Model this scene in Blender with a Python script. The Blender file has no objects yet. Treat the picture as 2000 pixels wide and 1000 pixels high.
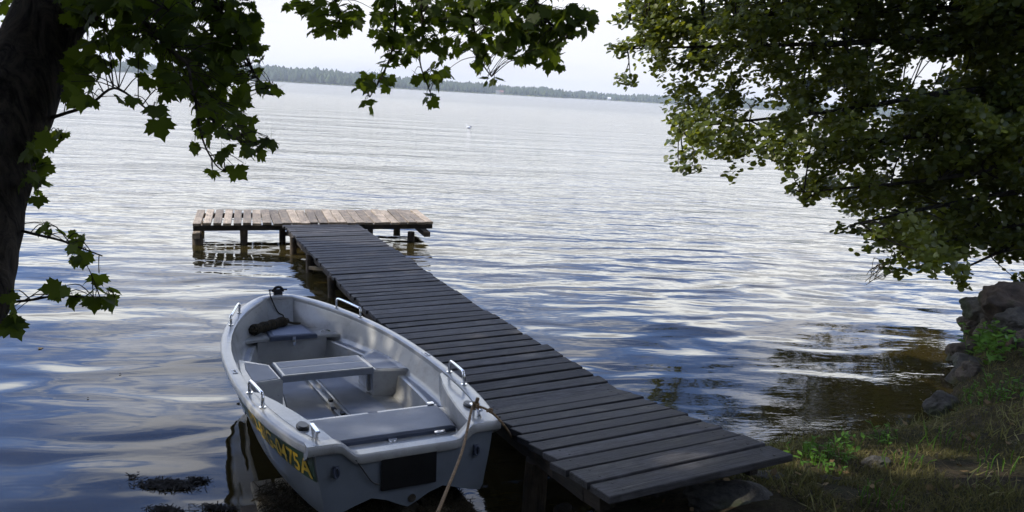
import bpy, math, random
import numpy as np
from mathutils import noise as mnoise
from mathutils import Vector, Matrix, Euler
random.seed(7); rng = np.random.default_rng(11)
sc = bpy.context.scene
C = sc.collection
rad = math.radians

# ------------------------------------------------------------------ camera
F_PX, ROLL = 1450.0, rad(3.4)
PITCH = math.atan(318 / F_PX / math.cos(ROLL))
CAM = np.array([0.0, 0.0, 2.5])
fw = np.array([0, math.cos(PITCH), -math.sin(PITCH)])
_r = np.array([1.0, 0, 0]); _u = np.cross(_r, fw)
R_ = math.cos(ROLL) * _r + math.sin(ROLL) * _u
U_ = -math.sin(ROLL) * _r + math.cos(ROLL) * _u
cd = bpy.data.cameras.new("camera"); cam = bpy.data.objects.new("camera", cd); C.objects.link(cam)
cd.sensor_width = 36; cd.lens = F_PX / 2000 * 36; cd.clip_start = 0.05; cd.clip_end = 6000
cam.matrix_world = Matrix(((R_[0], U_[0], -fw[0], CAM[0]), (R_[1], U_[1], -fw[1], CAM[1]),
                           (R_[2], U_[2], -fw[2], CAM[2]), (0, 0, 0, 1)))
sc.camera = cam
def at(px, py, d):
    return CAM + d * (R_ * (px - 1000) / F_PX + U_ * (500 - py) / F_PX + fw)
def onz(px, py, z):
    v = R_ * (px - 1000) / F_PX + U_ * (500 - py) / F_PX + fw
    return CAM + v * ((z - CAM[2]) / v[2])

# ------------------------------------------------------------------ sky, sun, exposure
SUN = np.array([-0.725, -0.09, 0.68]); SUN /= np.linalg.norm(SUN)
w = bpy.data.worlds.new("World"); sc.world = w; w.use_nodes = True
nt = w.node_tree; N = nt.nodes; Lk = nt.links
bg = N["Background"]; bg.inputs["Strength"].default_value = 0.1
sky = N.new("ShaderNodeTexSky"); sky.sky_type = 'NISHITA'; sky.sun_disc = False
sky.sun_elevation = math.asin(SUN[2]); sky.sun_rotation = math.atan2(SUN[0], SUN[1]) % (2 * math.pi)
sky.dust_density = 1.5
tc = N.new("ShaderNodeTexCoord"); sx = N.new("ShaderNodeSeparateXYZ"); Lk.new(tc.outputs["Generated"], sx.inputs[0])
def wm(op, a, b=None, clamp=False):
    n = N.new("ShaderNodeMath"); n.operation = op; n.use_clamp = clamp
    for i, v in enumerate((a, b)):
        if v is None: continue
        if hasattr(v, 'links'): Lk.new(v, n.inputs[i])
        else: n.inputs[i].default_value = v
    return n.outputs[0]
zc = wm('ADD', wm('MAXIMUM', sx.outputs[2], 0.0), 0.14)
cx = N.new("ShaderNodeCombineXYZ"); Lk.new(wm('DIVIDE', sx.outputs[0], zc), cx.inputs[0]); Lk.new(wm('DIVIDE', sx.outputs[1], zc), cx.inputs[1])
cn = N.new("ShaderNodeTexNoise"); cn.inputs["Scale"].default_value = 1.7; cn.inputs["Detail"].default_value = 4.5
cn.inputs["Roughness"].default_value = 0.55; Lk.new(cx.outputs[0], cn.inputs["Vector"])
mr = N.new("ShaderNodeMapRange"); mr.inputs[1].default_value = 0.44; mr.inputs[2].default_value = 0.63
mr.interpolation_type = 'SMOOTHSTEP'; Lk.new(cn.outputs[0], mr.inputs[0])
def wmix(f, a, b, blend='MIX'):
    n = N.new("ShaderNodeMix"); n.data_type = 'RGBA'; n.blend_type = blend
    for i, v in ((0, f), (6, a), (7, b)):
        if hasattr(v, 'links'): Lk.new(v, n.inputs[i])
        else: n.inputs[i].default_value = v
    return n.outputs[2]
blue = wmix(1.0, sky.outputs[0], (1.9, 2.3, 3.3, 1), 'MULTIPLY')
cloud = wmix(mr.outputs[0], (12, 14, 18, 1), (19, 19.5, 21.5, 1))
upper = wmix(mr.outputs[0], blue, cloud)
# thin bright haze low over the far shore
cn2 = N.new("ShaderNodeTexNoise"); cn2.inputs["Scale"].default_value = 1.3; cn2.inputs["Detail"].default_value = 5
mp2 = N.new("ShaderNodeMapping"); mp2.inputs["Scale"].default_value = (1, 1, 7); Lk.new(tc.outputs["Generated"], mp2.inputs[0]); Lk.new(mp2.outputs[0], cn2.inputs["Vector"])
mr2 = N.new("ShaderNodeMapRange"); mr2.inputs[1].default_value = 0.40; mr2.inputs[2].default_value = 0.60; Lk.new(cn2.outputs[0], mr2.inputs[0])
low = wmix(mr2.outputs[0], (8.2, 8.5, 9.4, 1), (10.3, 10.4, 10.6, 1))
hz = N.new("ShaderNodeMapRange"); hz.inputs[1].default_value = 0.10; hz.inputs[2].default_value = 0.165; hz.interpolation_type = 'SMOOTHSTEP'
Lk.new(sx.outputs[2], hz.inputs[0])
hz2 = N.new("ShaderNodeMapRange"); hz2.inputs[1].default_value = 0.18; hz2.inputs[2].default_value = 0.27; hz2.interpolation_type = 'SMOOTHSTEP'
Lk.new(sx.outputs[2], hz2.inputs[0])
band = wmix(mr2.outputs[0], (24, 24.8, 25, 1), (27, 27.3, 27, 1))      # unseen cloud band, brightened so the far water reflects white
Lk.new(wmix(hz2.outputs[0], wmix(hz.outputs[0], low, band), upper), bg.inputs["Color"])

sd = bpy.data.lights.new("sun", 'SUN'); sd.energy = 4.2; sd.angle = rad(0.53); sd.color = (1.0, 0.92, 0.80)
so = bpy.data.objects.new("sun", sd); C.objects.link(so); so.rotation_euler = Vector(SUN).to_track_quat('Z', 'Y').to_euler()
so.location = (-20, -3, 20)
sc.view_settings.view_transform = 'Standard'; sc.view_settings.look = 'None'
sc.view_settings.exposure = 0.0; sc.view_settings.gamma = 1.0
sc.render.engine = 'CYCLES'
sc.cycles.max_bounces = 6; sc.cycles.transparent_max_bounces = 8; sc.cycles.volume_bounces = 0

# ------------------------------------------------------------------ materials
def new_mat(name):
    m = bpy.data.materials.new(name); m.use_nodes = True; t = m.node_tree
    b = t.nodes["Principled BSDF"]
    return m, t, b
class NT:
    def __init__(s, t): s.t = t
    def n(s, typ, **k):
        x = s.t.nodes.new(typ)
        for a, v in k.items(): setattr(x, a, v)
        return x
    def link(s, a, b): s.t.links.new(a, b)
    def noise(s, vec, scale, detail=4, rough=.5, stretch=None, dist=0):
        if stretch:
            mp = s.n("ShaderNodeMapping"); mp.inputs["Scale"].default_value = stretch; s.link(vec, mp.inputs[0]); vec = mp.outputs[0]
        x = s.n("ShaderNodeTexNoise"); x.inputs["Scale"].default_value = scale; x.inputs["Detail"].default_value = detail
        x.inputs["Roughness"].default_value = rough; x.inputs["Distortion"].default_value = dist
        s.link(vec, x.inputs["Vector"]); return x.outputs[0]
    def rng(s, v, a, b, c=0, d=1):
        x = s.n("ShaderNodeMapRange"); s.link(v, x.inputs[0])
        for i, q in enumerate((a, b, c, d)): x.inputs[i + 1].default_value = q
        return x.outputs[0]
    def mix(s, f, a, b, blend='MIX'):
        x = s.n("ShaderNodeMix"); x.data_type = 'RGBA'; x.blend_type = blend
        for i, v in ((0, f), (6, a), (7, b)):
            if hasattr(v, 'links'): s.link(v, x.inputs[i])
            else: x.inputs[i].default_value = (v if i == 0 else (*v, 1))
        return x.outputs[2]
    def math(s, op, a, b=0.0):
        x = s.n("ShaderNodeMath"); x.operation = op
        for i, v in enumerate((a, b)):
            if hasattr(v, 'links'): s.link(v, x.inputs[i])
            else: x.inputs[i].default_value = v
        return x.outputs[0]
    def bump(s, h, strength, dist, bsdf):
        x = s.n("ShaderNodeBump"); x.inputs["Strength"].default_value = strength; x.inputs["Distance"].default_value = dist
        s.link(h, x.inputs["Height"]); s.link(x.outputs[0], bsdf.inputs["Normal"]); return x
def simple(name, col, rough=.5, metal=0, noise=None, bump=None, spec=.5, coat=0, dirt=0):
    m, t, b = new_mat(name); q = NT(t)
    b.inputs["Roughness"].default_value = rough; b.inputs["Metallic"].default_value = metal
    b.inputs["Specular IOR Level"].default_value = spec; b.inputs["Coat Weight"].default_value = coat
    b.inputs["Base Color"].default_value = (*col, 1)
    tcn = q.n("ShaderNodeTexCoord").outputs["Object"]
    if noise:
        sc_, amt = noise
        f = q.rng(q.noise(tcn, sc_, 5, .6), .35, .68)
        cc = q.mix(f, tuple(c * (1 - amt) for c in col), tuple(min(1, c * (1 + amt * .5)) for c in col))
        if dirt:
            dn = q.noise(tcn, 5.5, 9, .72, (1, .6, 1)); cc = q.mix(q.rng(dn, .52, .70, 0, dirt), cc, (.12, .11, .085))
            d2 = q.noise(tcn, 70, 3, .6); cc = q.mix(q.rng(d2, .66, .72, 0, dirt * 1.2), cc, (.05, .045, .035))
        q.link(cc, b.inputs["Base Color"])
    if bump:
        q.bump(q.noise(tcn, bump[0], 6, .6), 1, bump[1], b)
    return m
def wood(name, dark, mid, light, rough=.6, knots=True, dist=.004):
    m, t, b = new_mat(name); q = NT(t)
    gc = q.n("ShaderNodeAttribute", attribute_name="gc").outputs["Vector"]
    isl = q.n("ShaderNodeNewGeometry").outputs["Random Per Island"]
    g1 = q.noise(gc, 9, 6, .65, (0.35, 5, 5), .4)
    g2 = q.noise(gc, 40, 4, .6, (0.12, 3.5, 3.5))
    blot = q.noise(gc, 4.5, 5, .6, (1, 1.6, 1))
    col = q.mix(q.rng(g1, .3, .7), dark, mid)
    col = q.mix(q.rng(blot, .45, .72), col, light)
    col = q.mix(q.rng(g2, .5, .75, 0, .75), col, tuple(c * .25 for c in dark))
    v = q.n("ShaderNodeHueSaturation"); v.inputs["Saturation"].default_value = 1.0
    q.link(q.rng(isl, 0, 1, .55, 1.5), v.inputs["Value"]); q.link(col, v.inputs["Color"])
    out = v.outputs[0]
    if knots:
        vo = q.n("ShaderNodeTexVoronoi"); mp = q.n("ShaderNodeMapping"); mp.inputs["Scale"].default_value = (2.2, 8, 3); q.link(gc, mp.inputs[0]); q.link(mp.outputs[0], vo.inputs["Vector"]); vo.inputs["Scale"].default_value = 1.6
        out = q.mix(q.rng(vo.outputs["Distance"], .06, .13, 1, 0), out, (.008, .007, .006))
    q.link(out, b.inputs["Base Color"])
    q.link(q.rng(blot, .3, .7, rough - .12, rough + .15), b.inputs["Roughness"])
    h = q.math('ADD', q.math('MULTIPLY', g2, .6), g1)
    q.bump(h, .9, dist, b)
    return m
def leafmat(name, c1, c2, tr, gloss=.45, tmix=.35, nsc=1.2, na=.4, spec=.25):
    m, t, b = new_mat(name); q = NT(t)
    isl = q.n("ShaderNodeNewGeometry").outputs["Random Per Island"]
    tcn = q.n("ShaderNodeTexCoord").outputs["Object"]
    nn = q.noise(tcn, nsc, 4); nn = q.rng(nn, .35, .65)
    f = q.math('ADD', q.math('MULTIPLY', isl, 1 - na), q.math('MULTIPLY', nn, na))
    col = q.mix(f, c1, c2); q.link(col, b.inputs["Base Color"]); b.inputs["Roughness"].default_value = gloss
    b.inputs["Specular IOR Level"].default_value = spec
    tb = q.n("ShaderNodeBsdfTranslucent"); q.link(q.mix(f, tuple(x * .7 for x in tr), tr), tb.inputs[0])
    mx = q.n("ShaderNodeMixShader"); mx.inputs[0].default_value = tmix
    q.link(b.outputs[0], mx.inputs[1]); q.link(tb.outputs[0], mx.inputs[2])
    q.link(mx.outputs[0], t.nodes["Material Output"].inputs["Surface"])
    return m

M = {}
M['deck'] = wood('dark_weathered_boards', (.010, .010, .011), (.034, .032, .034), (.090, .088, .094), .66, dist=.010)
M['deck_far'] = wood('sunlit_platform_boards', (.16, .125, .085), (.33, .265, .19), (.48, .39, .29), .7)  # sunshine on the platform lifted into a paler, warmer board colour
M['post'] = wood('wet_posts', (.02, .015, .010), (.06, .045, .030), (.12, .09, .06), .8, False, .008)
M['beam'] = wood('shaded_beams', (.010, .008, .006), (.035, .027, .020), (.07, .055, .04), .85, False, .008)  # darker than the posts: shade under the boards put into the colour
M['slip'] = wood('pale_slipway_boards', (.10, .085, .06), (.17, .145, .10), (.24, .21, .15), .8)
M['gel'] = simple('white_gelcoat', (.385, .39, .385), .27, noise=(3.5, .16), dirt=.4, coat=.25)
M['hull'] = simple('grey_gelcoat_hull', (.17, .195, .225), .3, noise=(2.5, .22), coat=.2)
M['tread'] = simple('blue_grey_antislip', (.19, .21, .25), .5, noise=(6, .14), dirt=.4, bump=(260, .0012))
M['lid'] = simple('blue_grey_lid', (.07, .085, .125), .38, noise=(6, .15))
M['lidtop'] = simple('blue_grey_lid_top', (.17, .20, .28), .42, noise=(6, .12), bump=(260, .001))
M['chrome'] = simple('polished_steel', (.75, .76, .78), .12, metal=1)
M['black'] = simple('black_plastic', (.012, .012, .013), .4, noise=(20, .3))
M['green'] = simple('green_band', (.02, .06, .034), .35, noise=(5, .3))
M['yellow'] = simple('yellow_letters', (.55, .37, .03), .45, noise=(20, .25))
M['rope'] = simple('tan_rope', (.26, .17, .09), .9, noise=(60, .5), bump=(180, .004))
M['cord'] = simple('dark_cord', (.02, .018, .016), .85)
M['bundle'] = simple('brown_rope_bundle', (.055, .042, .022), .95, noise=(45, .7), bump=(60, .02))
M['white'] = simple('white_plastic', (.8, .8, .8), .4)

def bark(name, a, b_, sc_=13):
    m, t, b = new_mat(name); q = NT(t); tcn = q.n("ShaderNodeTexCoord").outputs["Object"]
    n1 = q.noise(tcn, sc_, 8, .7, (1, 1, .28), 1.2); q.link(q.mix(q.rng(n1, .38, .6), a, b_), b.inputs["Base Color"])
    b.inputs["Roughness"].default_value = .95; b.inputs["Specular IOR Level"].default_value = .2
    q.bump(n1, 1, .06, b); return m
M['bark'] = bark('maple_bark', (.012, .010, .008), (.10, .082, .064))
M['bark2'] = bark('alder_bark', (.02, .018, .014), (.075, .065, .05), 9)
M['maple'] = leafmat('maple_leaves', (.012, .026, .005), (.050, .080, .012), (.24, .34, .02), .6, .45)
M['crownleaf'] = leafmat('maple_crown_leaves', (.02, .045, .012), (.045, .085, .02), (.03, .06, .01), .6, .2)
M['alder'] = leafmat('alder_leaves', (.022, .040, .010), (.13, .165, .028), (.38, .42, .025), .38, .40, spec=.5)
M['weed'] = leafmat('weed_leaves', (.06, .15, .02), (.13, .27, .035), (.20, .34, .03), .5, .35)
M['grass'] = leafmat('grass_blades', (.030, .040, .010), (.24, .21, .085), (.14, .14, .03), .7, .25, 5.0, .55)
M['straw'] = leafmat('dry_grass', (.16, .12, .06), (.28, .22, .11), (.2, .15, .06), .8, .2)

def rockmat(name, a, b_, moss=.0):
    m, t, b = new_mat(name); q = NT(t); tcn = q.n("ShaderNodeTexCoord").outputs["Object"]
    n1 = q.noise(tcn, 7, 8, .65); n2 = q.noise(tcn, 38, 5, .7); n3 = q.noise(tcn, 3, 5)
    col = q.mix(q.rng(n1, .35, .65), a, b_); col = q.mix(q.rng(n2, .55, .7, 0, .6), col, tuple(c * .3 for c in a))
    if moss: col = q.mix(q.rng(n3, .5, .6, 0, moss), col, (.035, .05, .015))
    q.link(col, b.inputs["Base Color"]); b.inputs["Roughness"].default_value = .85
    q.bump(q.math('ADD', n1, q.math('MULTIPLY', n2, .4)), 1, .03, b); return m
M['rock_a'] = rockmat('brown_stone', (.032, .027, .020), (.11, .086, .060), .8)
M['rock_b'] = rockmat('grey_stone', (.034, .032, .027), (.11, .103, .088), .7)
M['rock_c'] = rockmat('reddish_stone', (.042, .033, .026), (.12, .090, .068), .7)

def groundmat():
    m, t, b = new_mat('bank_soil'); q = NT(t); tcn = q.n("ShaderNodeTexCoord").outputs["Object"]
    n1 = q.noise(tcn, 2.2, 8, .65); n2 = q.noise(tcn, 24, 8, .75); n3 = q.noise(tcn, 1.1, 4)
    col = q.mix(q.rng(n2, .3, .7), (.010, .008, .006), (.10, .078, .048))
    col = q.mix(q.rng(n1, .42, .62, 0, .8), col, (.038, .046, .015))
    col = q.mix(q.rng(n3, .55, .7, 0, .6), col, (.13, .10, .06))
    q.link(col, b.inputs["Base Color"]); b.inputs["Roughness"].default_value = .95; b.inputs["Specular IOR Level"].default_value = .15
    q.bump(n2, 1, .05, b); return m
M['ground'] = groundmat()

def watermat():
    m, t, b = new_mat('lake_water'); q = NT(t)
    P_ = q.n("ShaderNodeNewGeometry").outputs["Position"]
    sp = q.n("ShaderNodeSeparateXYZ"); q.link(P_, sp.inputs[0]); Y = sp.outputs[1]
    mp = q.n("ShaderNodeMapping"); mp.inputs["Rotation"].default_value = (0, 0, rad(-8)); q.link(P_, mp.inputs[0]); v = mp.outputs[0]
    big = q.noise(v, 1.0, 1.2, .4, (.85, 1.8, 1), .35)           # broad smooth ripples of the sheltered corner
    mid = q.noise(v, 1.0, 2, .5, (2.2, 6.0, 1), .5)
    fine = q.noise(v, 1.0, 3, .55, (5.0, 14.0, 1), .3)
    swell = q.noise(v, 1.0, 2, .5, (.10, .35, 1), 0)
    
    h = q.math('MULTIPLY', q.math('MULTIPLY', big, q.rng(Y, 3, 24, .062, .019)), q.rng(sp.outputs[0], -.5, 3.5, 1, 1.75))
    lee = q.math('SUBTRACT', q.math('MULTIPLY', sp.outputs[0], .9), q.math('SUBTRACT', Y, 4.5))   # calm corner between jetty and bank
    h = q.math('MULTIPLY', h, q.rng(lee, -1.0, .9, 1, .28))
    h = q.math('ADD', h, q.math('MULTIPLY', fine, q.rng(lee, -.8, 1.2, 0, .0035)))
    h = q.math('ADD', h, q.math('MULTIPLY', mid, q.rng(Y, 6, 16, .002, .0165)))
    h = q.math('ADD', h, q.math('MULTIPLY', fine, q.rng(Y, 8, 20, .0001, .0035)))
    h = q.math('ADD', h, q.math('MULTIPLY', swell, .15))
    b.inputs["Base Color"].default_value = (.040, .031, .010, 1)
    q.link(q.rng(Y, 15, 160, .03, .24), b.inputs["Roughness"])
    b.inputs["IOR"].default_value = 1.5
    b.inputs["Specular Tint"].default_value = (1, 1, 1, 1)
    bp = q.bump(h, 1.0, 1.0, b)
    return m
M['water'] = watermat()

# ------------------------------------------------------------------ mesh helpers
def tag(o, label=None, cat=None, group=None, kind=None):
    for k, v in (('label', label), ('category', cat), ('group', group), ('kind', kind)):
        if v: o[k] = v
    return o
def empty(name, loc=(0, 0, 0), label=None, cat=None, group=None):
    o = bpy.data.objects.new(name, None); o.location = loc; o.empty_display_size = .2; C.objects.link(o)
    return tag(o, label, cat, group)
def link_mesh(name, v, f, mat, parent=None, smooth=False, attr=None, origin=None):
    me = bpy.data.meshes.new(name)
    v = np.asarray(v, float).reshape(-1, 3)
    if parent is not None and origin is None: origin = np.array(parent.location)*(0 if parent.get('_local') else 1)
    if origin is not None: v = v - np.asarray(origin)
    if isinstance(f, np.ndarray):
        k = f.shape[1]; nf = len(f)
        me.vertices.add(len(v)); me.vertices.foreach_set("co", v.ravel().astype(np.float32))
        me.loops.add(nf * k); me.loops.foreach_set("vertex_index", f.ravel().astype(np.int32))
        me.polygons.add(nf); me.polygons.foreach_set("loop_start", (np.arange(nf) * k).astype(np.int32))
        me.update(calc_edges=True)
    else:
        me.from_pydata(v.tolist(), [], f); me.update()
    if attr is not None:
        a = me.attributes.new("gc", 'FLOAT_VECTOR', 'POINT'); a.data.foreach_set("vector", np.asarray(attr, np.float32).ravel())
    if mat is not None: me.materials.append(mat)
    if smooth:
        me.polygons.foreach_set("use_smooth", np.ones(len(me.polygons), bool))
    me.validate()
    o = bpy.data.objects.new(name, me); C.objects.link(o)
    if parent is not None: o.parent = parent
    elif origin is not None: o.location = origin
    return o
class MB:
    def __init__(s): s.v = []; s.f = []; s.a = []
    def add(s, vs, fs, at_=None):
        n = len(s.v); s.v += [tuple(p) for p in vs]; s.a += [tuple(p) for p in (at_ if at_ is not None else vs)]
        s.f += [[i + n for i in q] for q in fs]; return s
    def box(s, c, half, ux=(1, 0, 0), uy=(0, 1, 0), uz=(0, 0, 1), jit=0, bev=0.0):
        c = np.array(c, float); ux, uy, uz = map(lambda q: np.array(q, float), (ux, uy, uz)); hx, hy, hz = half
        off = np.array([random.random() * 40, random.random() * 40, random.random() * 40])
        if bev <= 0:
            L = [(x, y, z) for z in (-hz, hz) for x, y in ((-hx, -hy), (hx, -hy), (hx, hy), (-hx, hy))]
            fs = [(0, 3, 2, 1), (4, 5, 6, 7), (0, 1, 5, 4), (1, 2, 6, 5), (2, 3, 7, 6), (3, 0, 4, 7)]
        else:
            b_ = bev
            r1 = [(-hx, -hy), (hx, -hy), (hx, hy), (-hx, hy)]
            def ring(e, z): return [(sgn(x) * (abs(x) - e), sgn(y) * (abs(y) - e), z) for x, y in r1]
            L = ring(b_, -hz) + ring(0, -hz + b_) + ring(0, hz - b_) + ring(b_, hz)
            fs = [(3, 2, 1, 0), (12, 13, 14, 15)]
            for k in range(3):
                for i in range(4): fs.append((4 * k + i, 4 * k + (i + 1) % 4, 4 * k + 4 + (i + 1) % 4, 4 * k + 4 + i))
        vs = []
        for (x, y, z) in L:
            j = (np.array([random.gauss(0, jit) for _ in range(3)]) if jit else 0)
            vs.append(c + ux * x + uy * y + uz * z + j)
        return s.add(vs, fs, [np.array(p) + off for p in L])
    def tube(s, pts, r, n=8, cap=True):
        pts = [np.array(p, float) for p in pts]; rs = r if hasattr(r, '__len__') else [r] * len(pts)
        vs = []; at_ = []; prev = None; ln = 0; off = random.random() * 30
        for i, p in enumerate(pts):
            t = pts[min(i + 1, len(pts) - 1)] - pts[max(i - 1, 0)]; t /= (np.linalg.norm(t) + 1e-9)
            if prev is None:
                a = np.array([0, 0, 1.]) if abs(t[2]) < .9 else np.array([1., 0, 0])
                u = np.cross(t, a)
            else: u = prev - t * (prev @ t)
            u /= np.linalg.norm(u) + 1e-9; prev = u; w_ = np.cross(t, u)
            if i: ln += np.linalg.norm(p - pts[i - 1])
            for k in range(n):
                th = 2 * math.pi * k / n
                vs.append(p + rs[i] * (math.cos(th) * u + math.sin(th) * w_)); at_.append((ln + off, math.cos(th) * rs[i], math.sin(th) * rs[i]))
        fs = []
        for i in range(len(pts) - 1):
            for k in range(n): fs.append((i * n + k, i * n + (k + 1) % n, (i + 1) * n + (k + 1) % n, (i + 1) * n + k))
        if cap: fs.append(list(range(n))[::-1]); fs.append([(len(pts) - 1) * n + k for k in range(n)])
        return s.add(vs, fs, at_)
    def prism(s, outline, z0, z1, bev=0.0):
        """outline: list of (x,y) ccw, or (x,y,dz); z0 bottom, z1 top"""
        n = len(outline); P = [np.array(p[:2], float) for p in outline]; dz = [p[2] if len(p) > 2 else 0 for p in outline]
        if bev > 0:
            ctr = sum(P) / n; top = []
            for i in range(n):
                d1 = P[i] - P[i - 1]; d2 = P[(i + 1) % n] - P[i]; d1 /= np.linalg.norm(d1) + 1e-9; d2 /= np.linalg.norm(d2) + 1e-9
                nn = np.array([-(d1[1] + d2[1]), d1[0] + d2[0]]); l = nn @ nn; nn = nn / (l + 1e-9) * 2
                if np.linalg.norm(nn) > 1.8: nn = nn / np.linalg.norm(nn) * 1.8
                top.append(P[i] + nn * bev)
            vs = [(P[i][0], P[i][1], z0 + dz[i]) for i in range(n)] + [(P[i][0], P[i][1], z1 - bev + dz[i]) for i in range(n)] + [(top[i][0], top[i][1], z1 + dz[i]) for i in range(n)]
            fs = [list(range(n))[::-1], [2 * n + i for i in range(n)]]
            for k in range(2):
                for i in range(n): fs.append((k * n + i, k * n + (i + 1) % n, (k + 1) * n + (i + 1) % n, (k + 1) * n + i))
        else:
            vs = [(P[i][0], P[i][1], z0 + dz[i]) for i in range(n)] + [(P[i][0], P[i][1], z1 + dz[i]) for i in range(n)]
            fs = [list(range(n))[::-1], [n + i for i in range(n)]]
            for i in range(n): fs.append((i, (i + 1) % n, n + (i + 1) % n, n + i))
        return s.add(vs, fs)
    def loft(s, rings, close=False):
        n = len(rings[0]); vs = [p for r in rings for p in r]; fs = []
        for i in range(len(rings) - 1):
            for k in range(n if close else n - 1):
                fs.append((i * n + k, i * n + (k + 1) % n, (i + 1) * n + (k + 1) % n, (i + 1) * n + k))
        return s.add(vs, fs)
    def build(s, name, mat, parent=None, smooth=False, origin=None, gc=False):
        return link_mesh(name, np.array(s.v), s.f, mat, parent, smooth, s.a if gc else None, origin)
def sgn(x): return -1 if x < 0 else 1
def soft(o, w_=.006, seg=2, ang=35):
    b = o.modifiers.new("bev", 'BEVEL'); b.width = w_; b.segments = seg; b.limit_method = 'ANGLE'; b.angle_limit = rad(ang)
    return o
def smooth_angle(o, ang=40):
    me = o.data; me.polygons.foreach_set("use_smooth", np.ones(len(me.polygons), bool))
    try: me.set_sharp_from_angle(angle=rad(ang))
    except Exception: pass
    return o
def spline(pts, n=6):
    pts = [np.array(p, float) for p in pts]; out = []
    for i in range(len(pts) - 1):
        p0 = pts[max(i - 1, 0)]; p1 = pts[i]; p2 = pts[i + 1]; p3 = pts[min(i + 2, len(pts) - 1)]
        for k in range(n):
            t = k / n
            out.append(.5 * ((2 * p1) + (-p0 + p2) * t + (2 * p0 - 5 * p1 + 4 * p2 - p3) * t * t + (-p0 + 3 * p1 - 3 * p2 + p3) * t ** 3))
    out.append(pts[-1]); return out
def rotmats(nrm, spin):
    """(N,3) unit normals, (N,) spin -> rotation matrices whose z column is the normal"""
    n = nrm / np.linalg.norm(nrm, axis=1, keepdims=True)
    a = np.where(np.abs(n[:, 2:3]) < .95, np.array([[0, 0, 1.]]), np.array([[1., 0, 0]]))
    u = np.cross(a, n); u /= np.linalg.norm(u, axis=1, keepdims=True); v = np.cross(n, u)
    c, s_ = np.cos(spin)[:, None], np.sin(spin)[:, None]
    return np.stack([u * c + v * s_, -u * s_ + v * c, n], axis=2)
def scatter(base_v, base_f, pos, nrm, spin, scale):
    """copies of a small shape as one vertex/face array; scale (N,) or (N,3)"""
    bv = np.asarray(base_v, float); N_ = len(pos); R = rotmats(nrm, spin)
    sc3 = scale[:, None] * np.ones(3) if scale.ndim == 1 else scale
    L = bv[None] * sc3[:, None, :]
    V = np.einsum('nij,nkj->nki', R, L) + pos[:, None]
    Fb = np.asarray(base_f); Fa = (Fb[None] + (np.arange(N_) * len(bv))[:, None, None]).reshape(-1, Fb.shape[1])
    return V.reshape(-1, 3), Fa

# ------------------------------------------------------------------ terrain and water
SHORE = np.array([(-60, 0.5), (-20, 1.6), (-9, 2.1), (-4, 2.6), (-2.4, 2.75), (-1.2, 3.0), (-.3, 3.3), (.25, 3.75), (.69, 4.2), (1.24, 4.6), (2.0, 5.1),
                  (2.67, 5.35), (3.13, 5.5), (3.6, 5.75), (3.94, 6.22), (4.42, 6.9), (4.95, 7.72), (5.56, 8.74), (6.1, 9.45), (6.9, 10.1), (7.7, 10.8), (12, 12.6), (30, 15), (60, 13)])
def shore_d(x, y):
    """signed distance to the water's edge, positive on land"""
    x = np.asarray(x, float); y = np.asarray(y, float); best = np.full(x.shape, 1e9)
    for (ax, ay), (bx, by) in zip(SHORE[:-1], SHORE[1:]):
        dx, dy = bx - ax, by - ay; t = np.clip(((x - ax) * dx + (y - ay) * dy) / (dx * dx + dy * dy), 0, 1)
        best = np.minimum(best, np.hypot(x - ax - t * dx, y - ay - t * dy))
    ys = np.interp(x, SHORE[:, 0], SHORE[:, 1])
    return np.where(y < ys, best, -best)
_ph = rng.uniform(0, 6.28, (24, 3)); _fr = rng.normal(0, 1, (24, 2))
def lump(x, y, sc_):
    s_ = 0
    for i in range(24): s_ = s_ + np.sin(_fr[i, 0] * x * sc_ + _fr[i, 1] * y * sc_ + _ph[i, 0])
    return s_ / 7.0
def ground_z(x, y):
    d = shore_d(x, y); lp = np.maximum(d, 0)
    steep = np.clip((np.asarray(x) - 3.0) / 2.0, 0, 1)
    z = (.20 + .26 * steep) * (1 - np.exp(-lp / .22)) + .55 * (1 - steep * .4) * np.clip(lp / 2.4, 0, 1) ** .9
    z = z + np.clip(lp / .5, 0, 1) * (.045 * lump(x, y, 1.6) + .022 * lump(y, x, 5.0))
    z = np.where(d < 0, -.03 + d * .22 + .02 * lump(x, y, 3), z)
    return np.maximum(z, -1.1)
def make_ground():
    xs = np.concatenate([np.linspace(-60, -8, 40)[:-1], np.linspace(-8, -1, 60)[:-1], np.linspace(-1, 9, 230)[:-1], np.linspace(9, 60, 50)])
    ys = np.concatenate([np.linspace(-30, 1.5, 40)[:-1], np.linspace(1.5, 12, 240)[:-1], np.linspace(12, 20, 20)[:-1], np.array([25., 60., 300., 640.])])
    X, Y = np.meshgrid(xs, ys); Z = ground_z(X, Y); Z = np.where(Y > 19, -1.1, Z)
    V = np.stack([X, Y, Z], -1).reshape(-1, 3); nx = len(xs); i, j = np.meshgrid(np.arange(len(ys) - 1), np.arange(nx - 1), indexing='ij')
    a = (i * nx + j).ravel(); Fc = np.stack([a, a + 1, a + nx + 1, a + nx], 1)
    o = link_mesh('ground', V, Fc, M['ground'], smooth=True); tag(o, kind='structure')
make_ground()
wv = [(-2400, -40, 0), (2400, -40, 0), (2400, 1500, 0), (-2400, 1500, 0)]
water = link_mesh('lake_water', wv, [(0, 1, 2, 3)], M['water']); tag(water, kind='structure')

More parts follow.
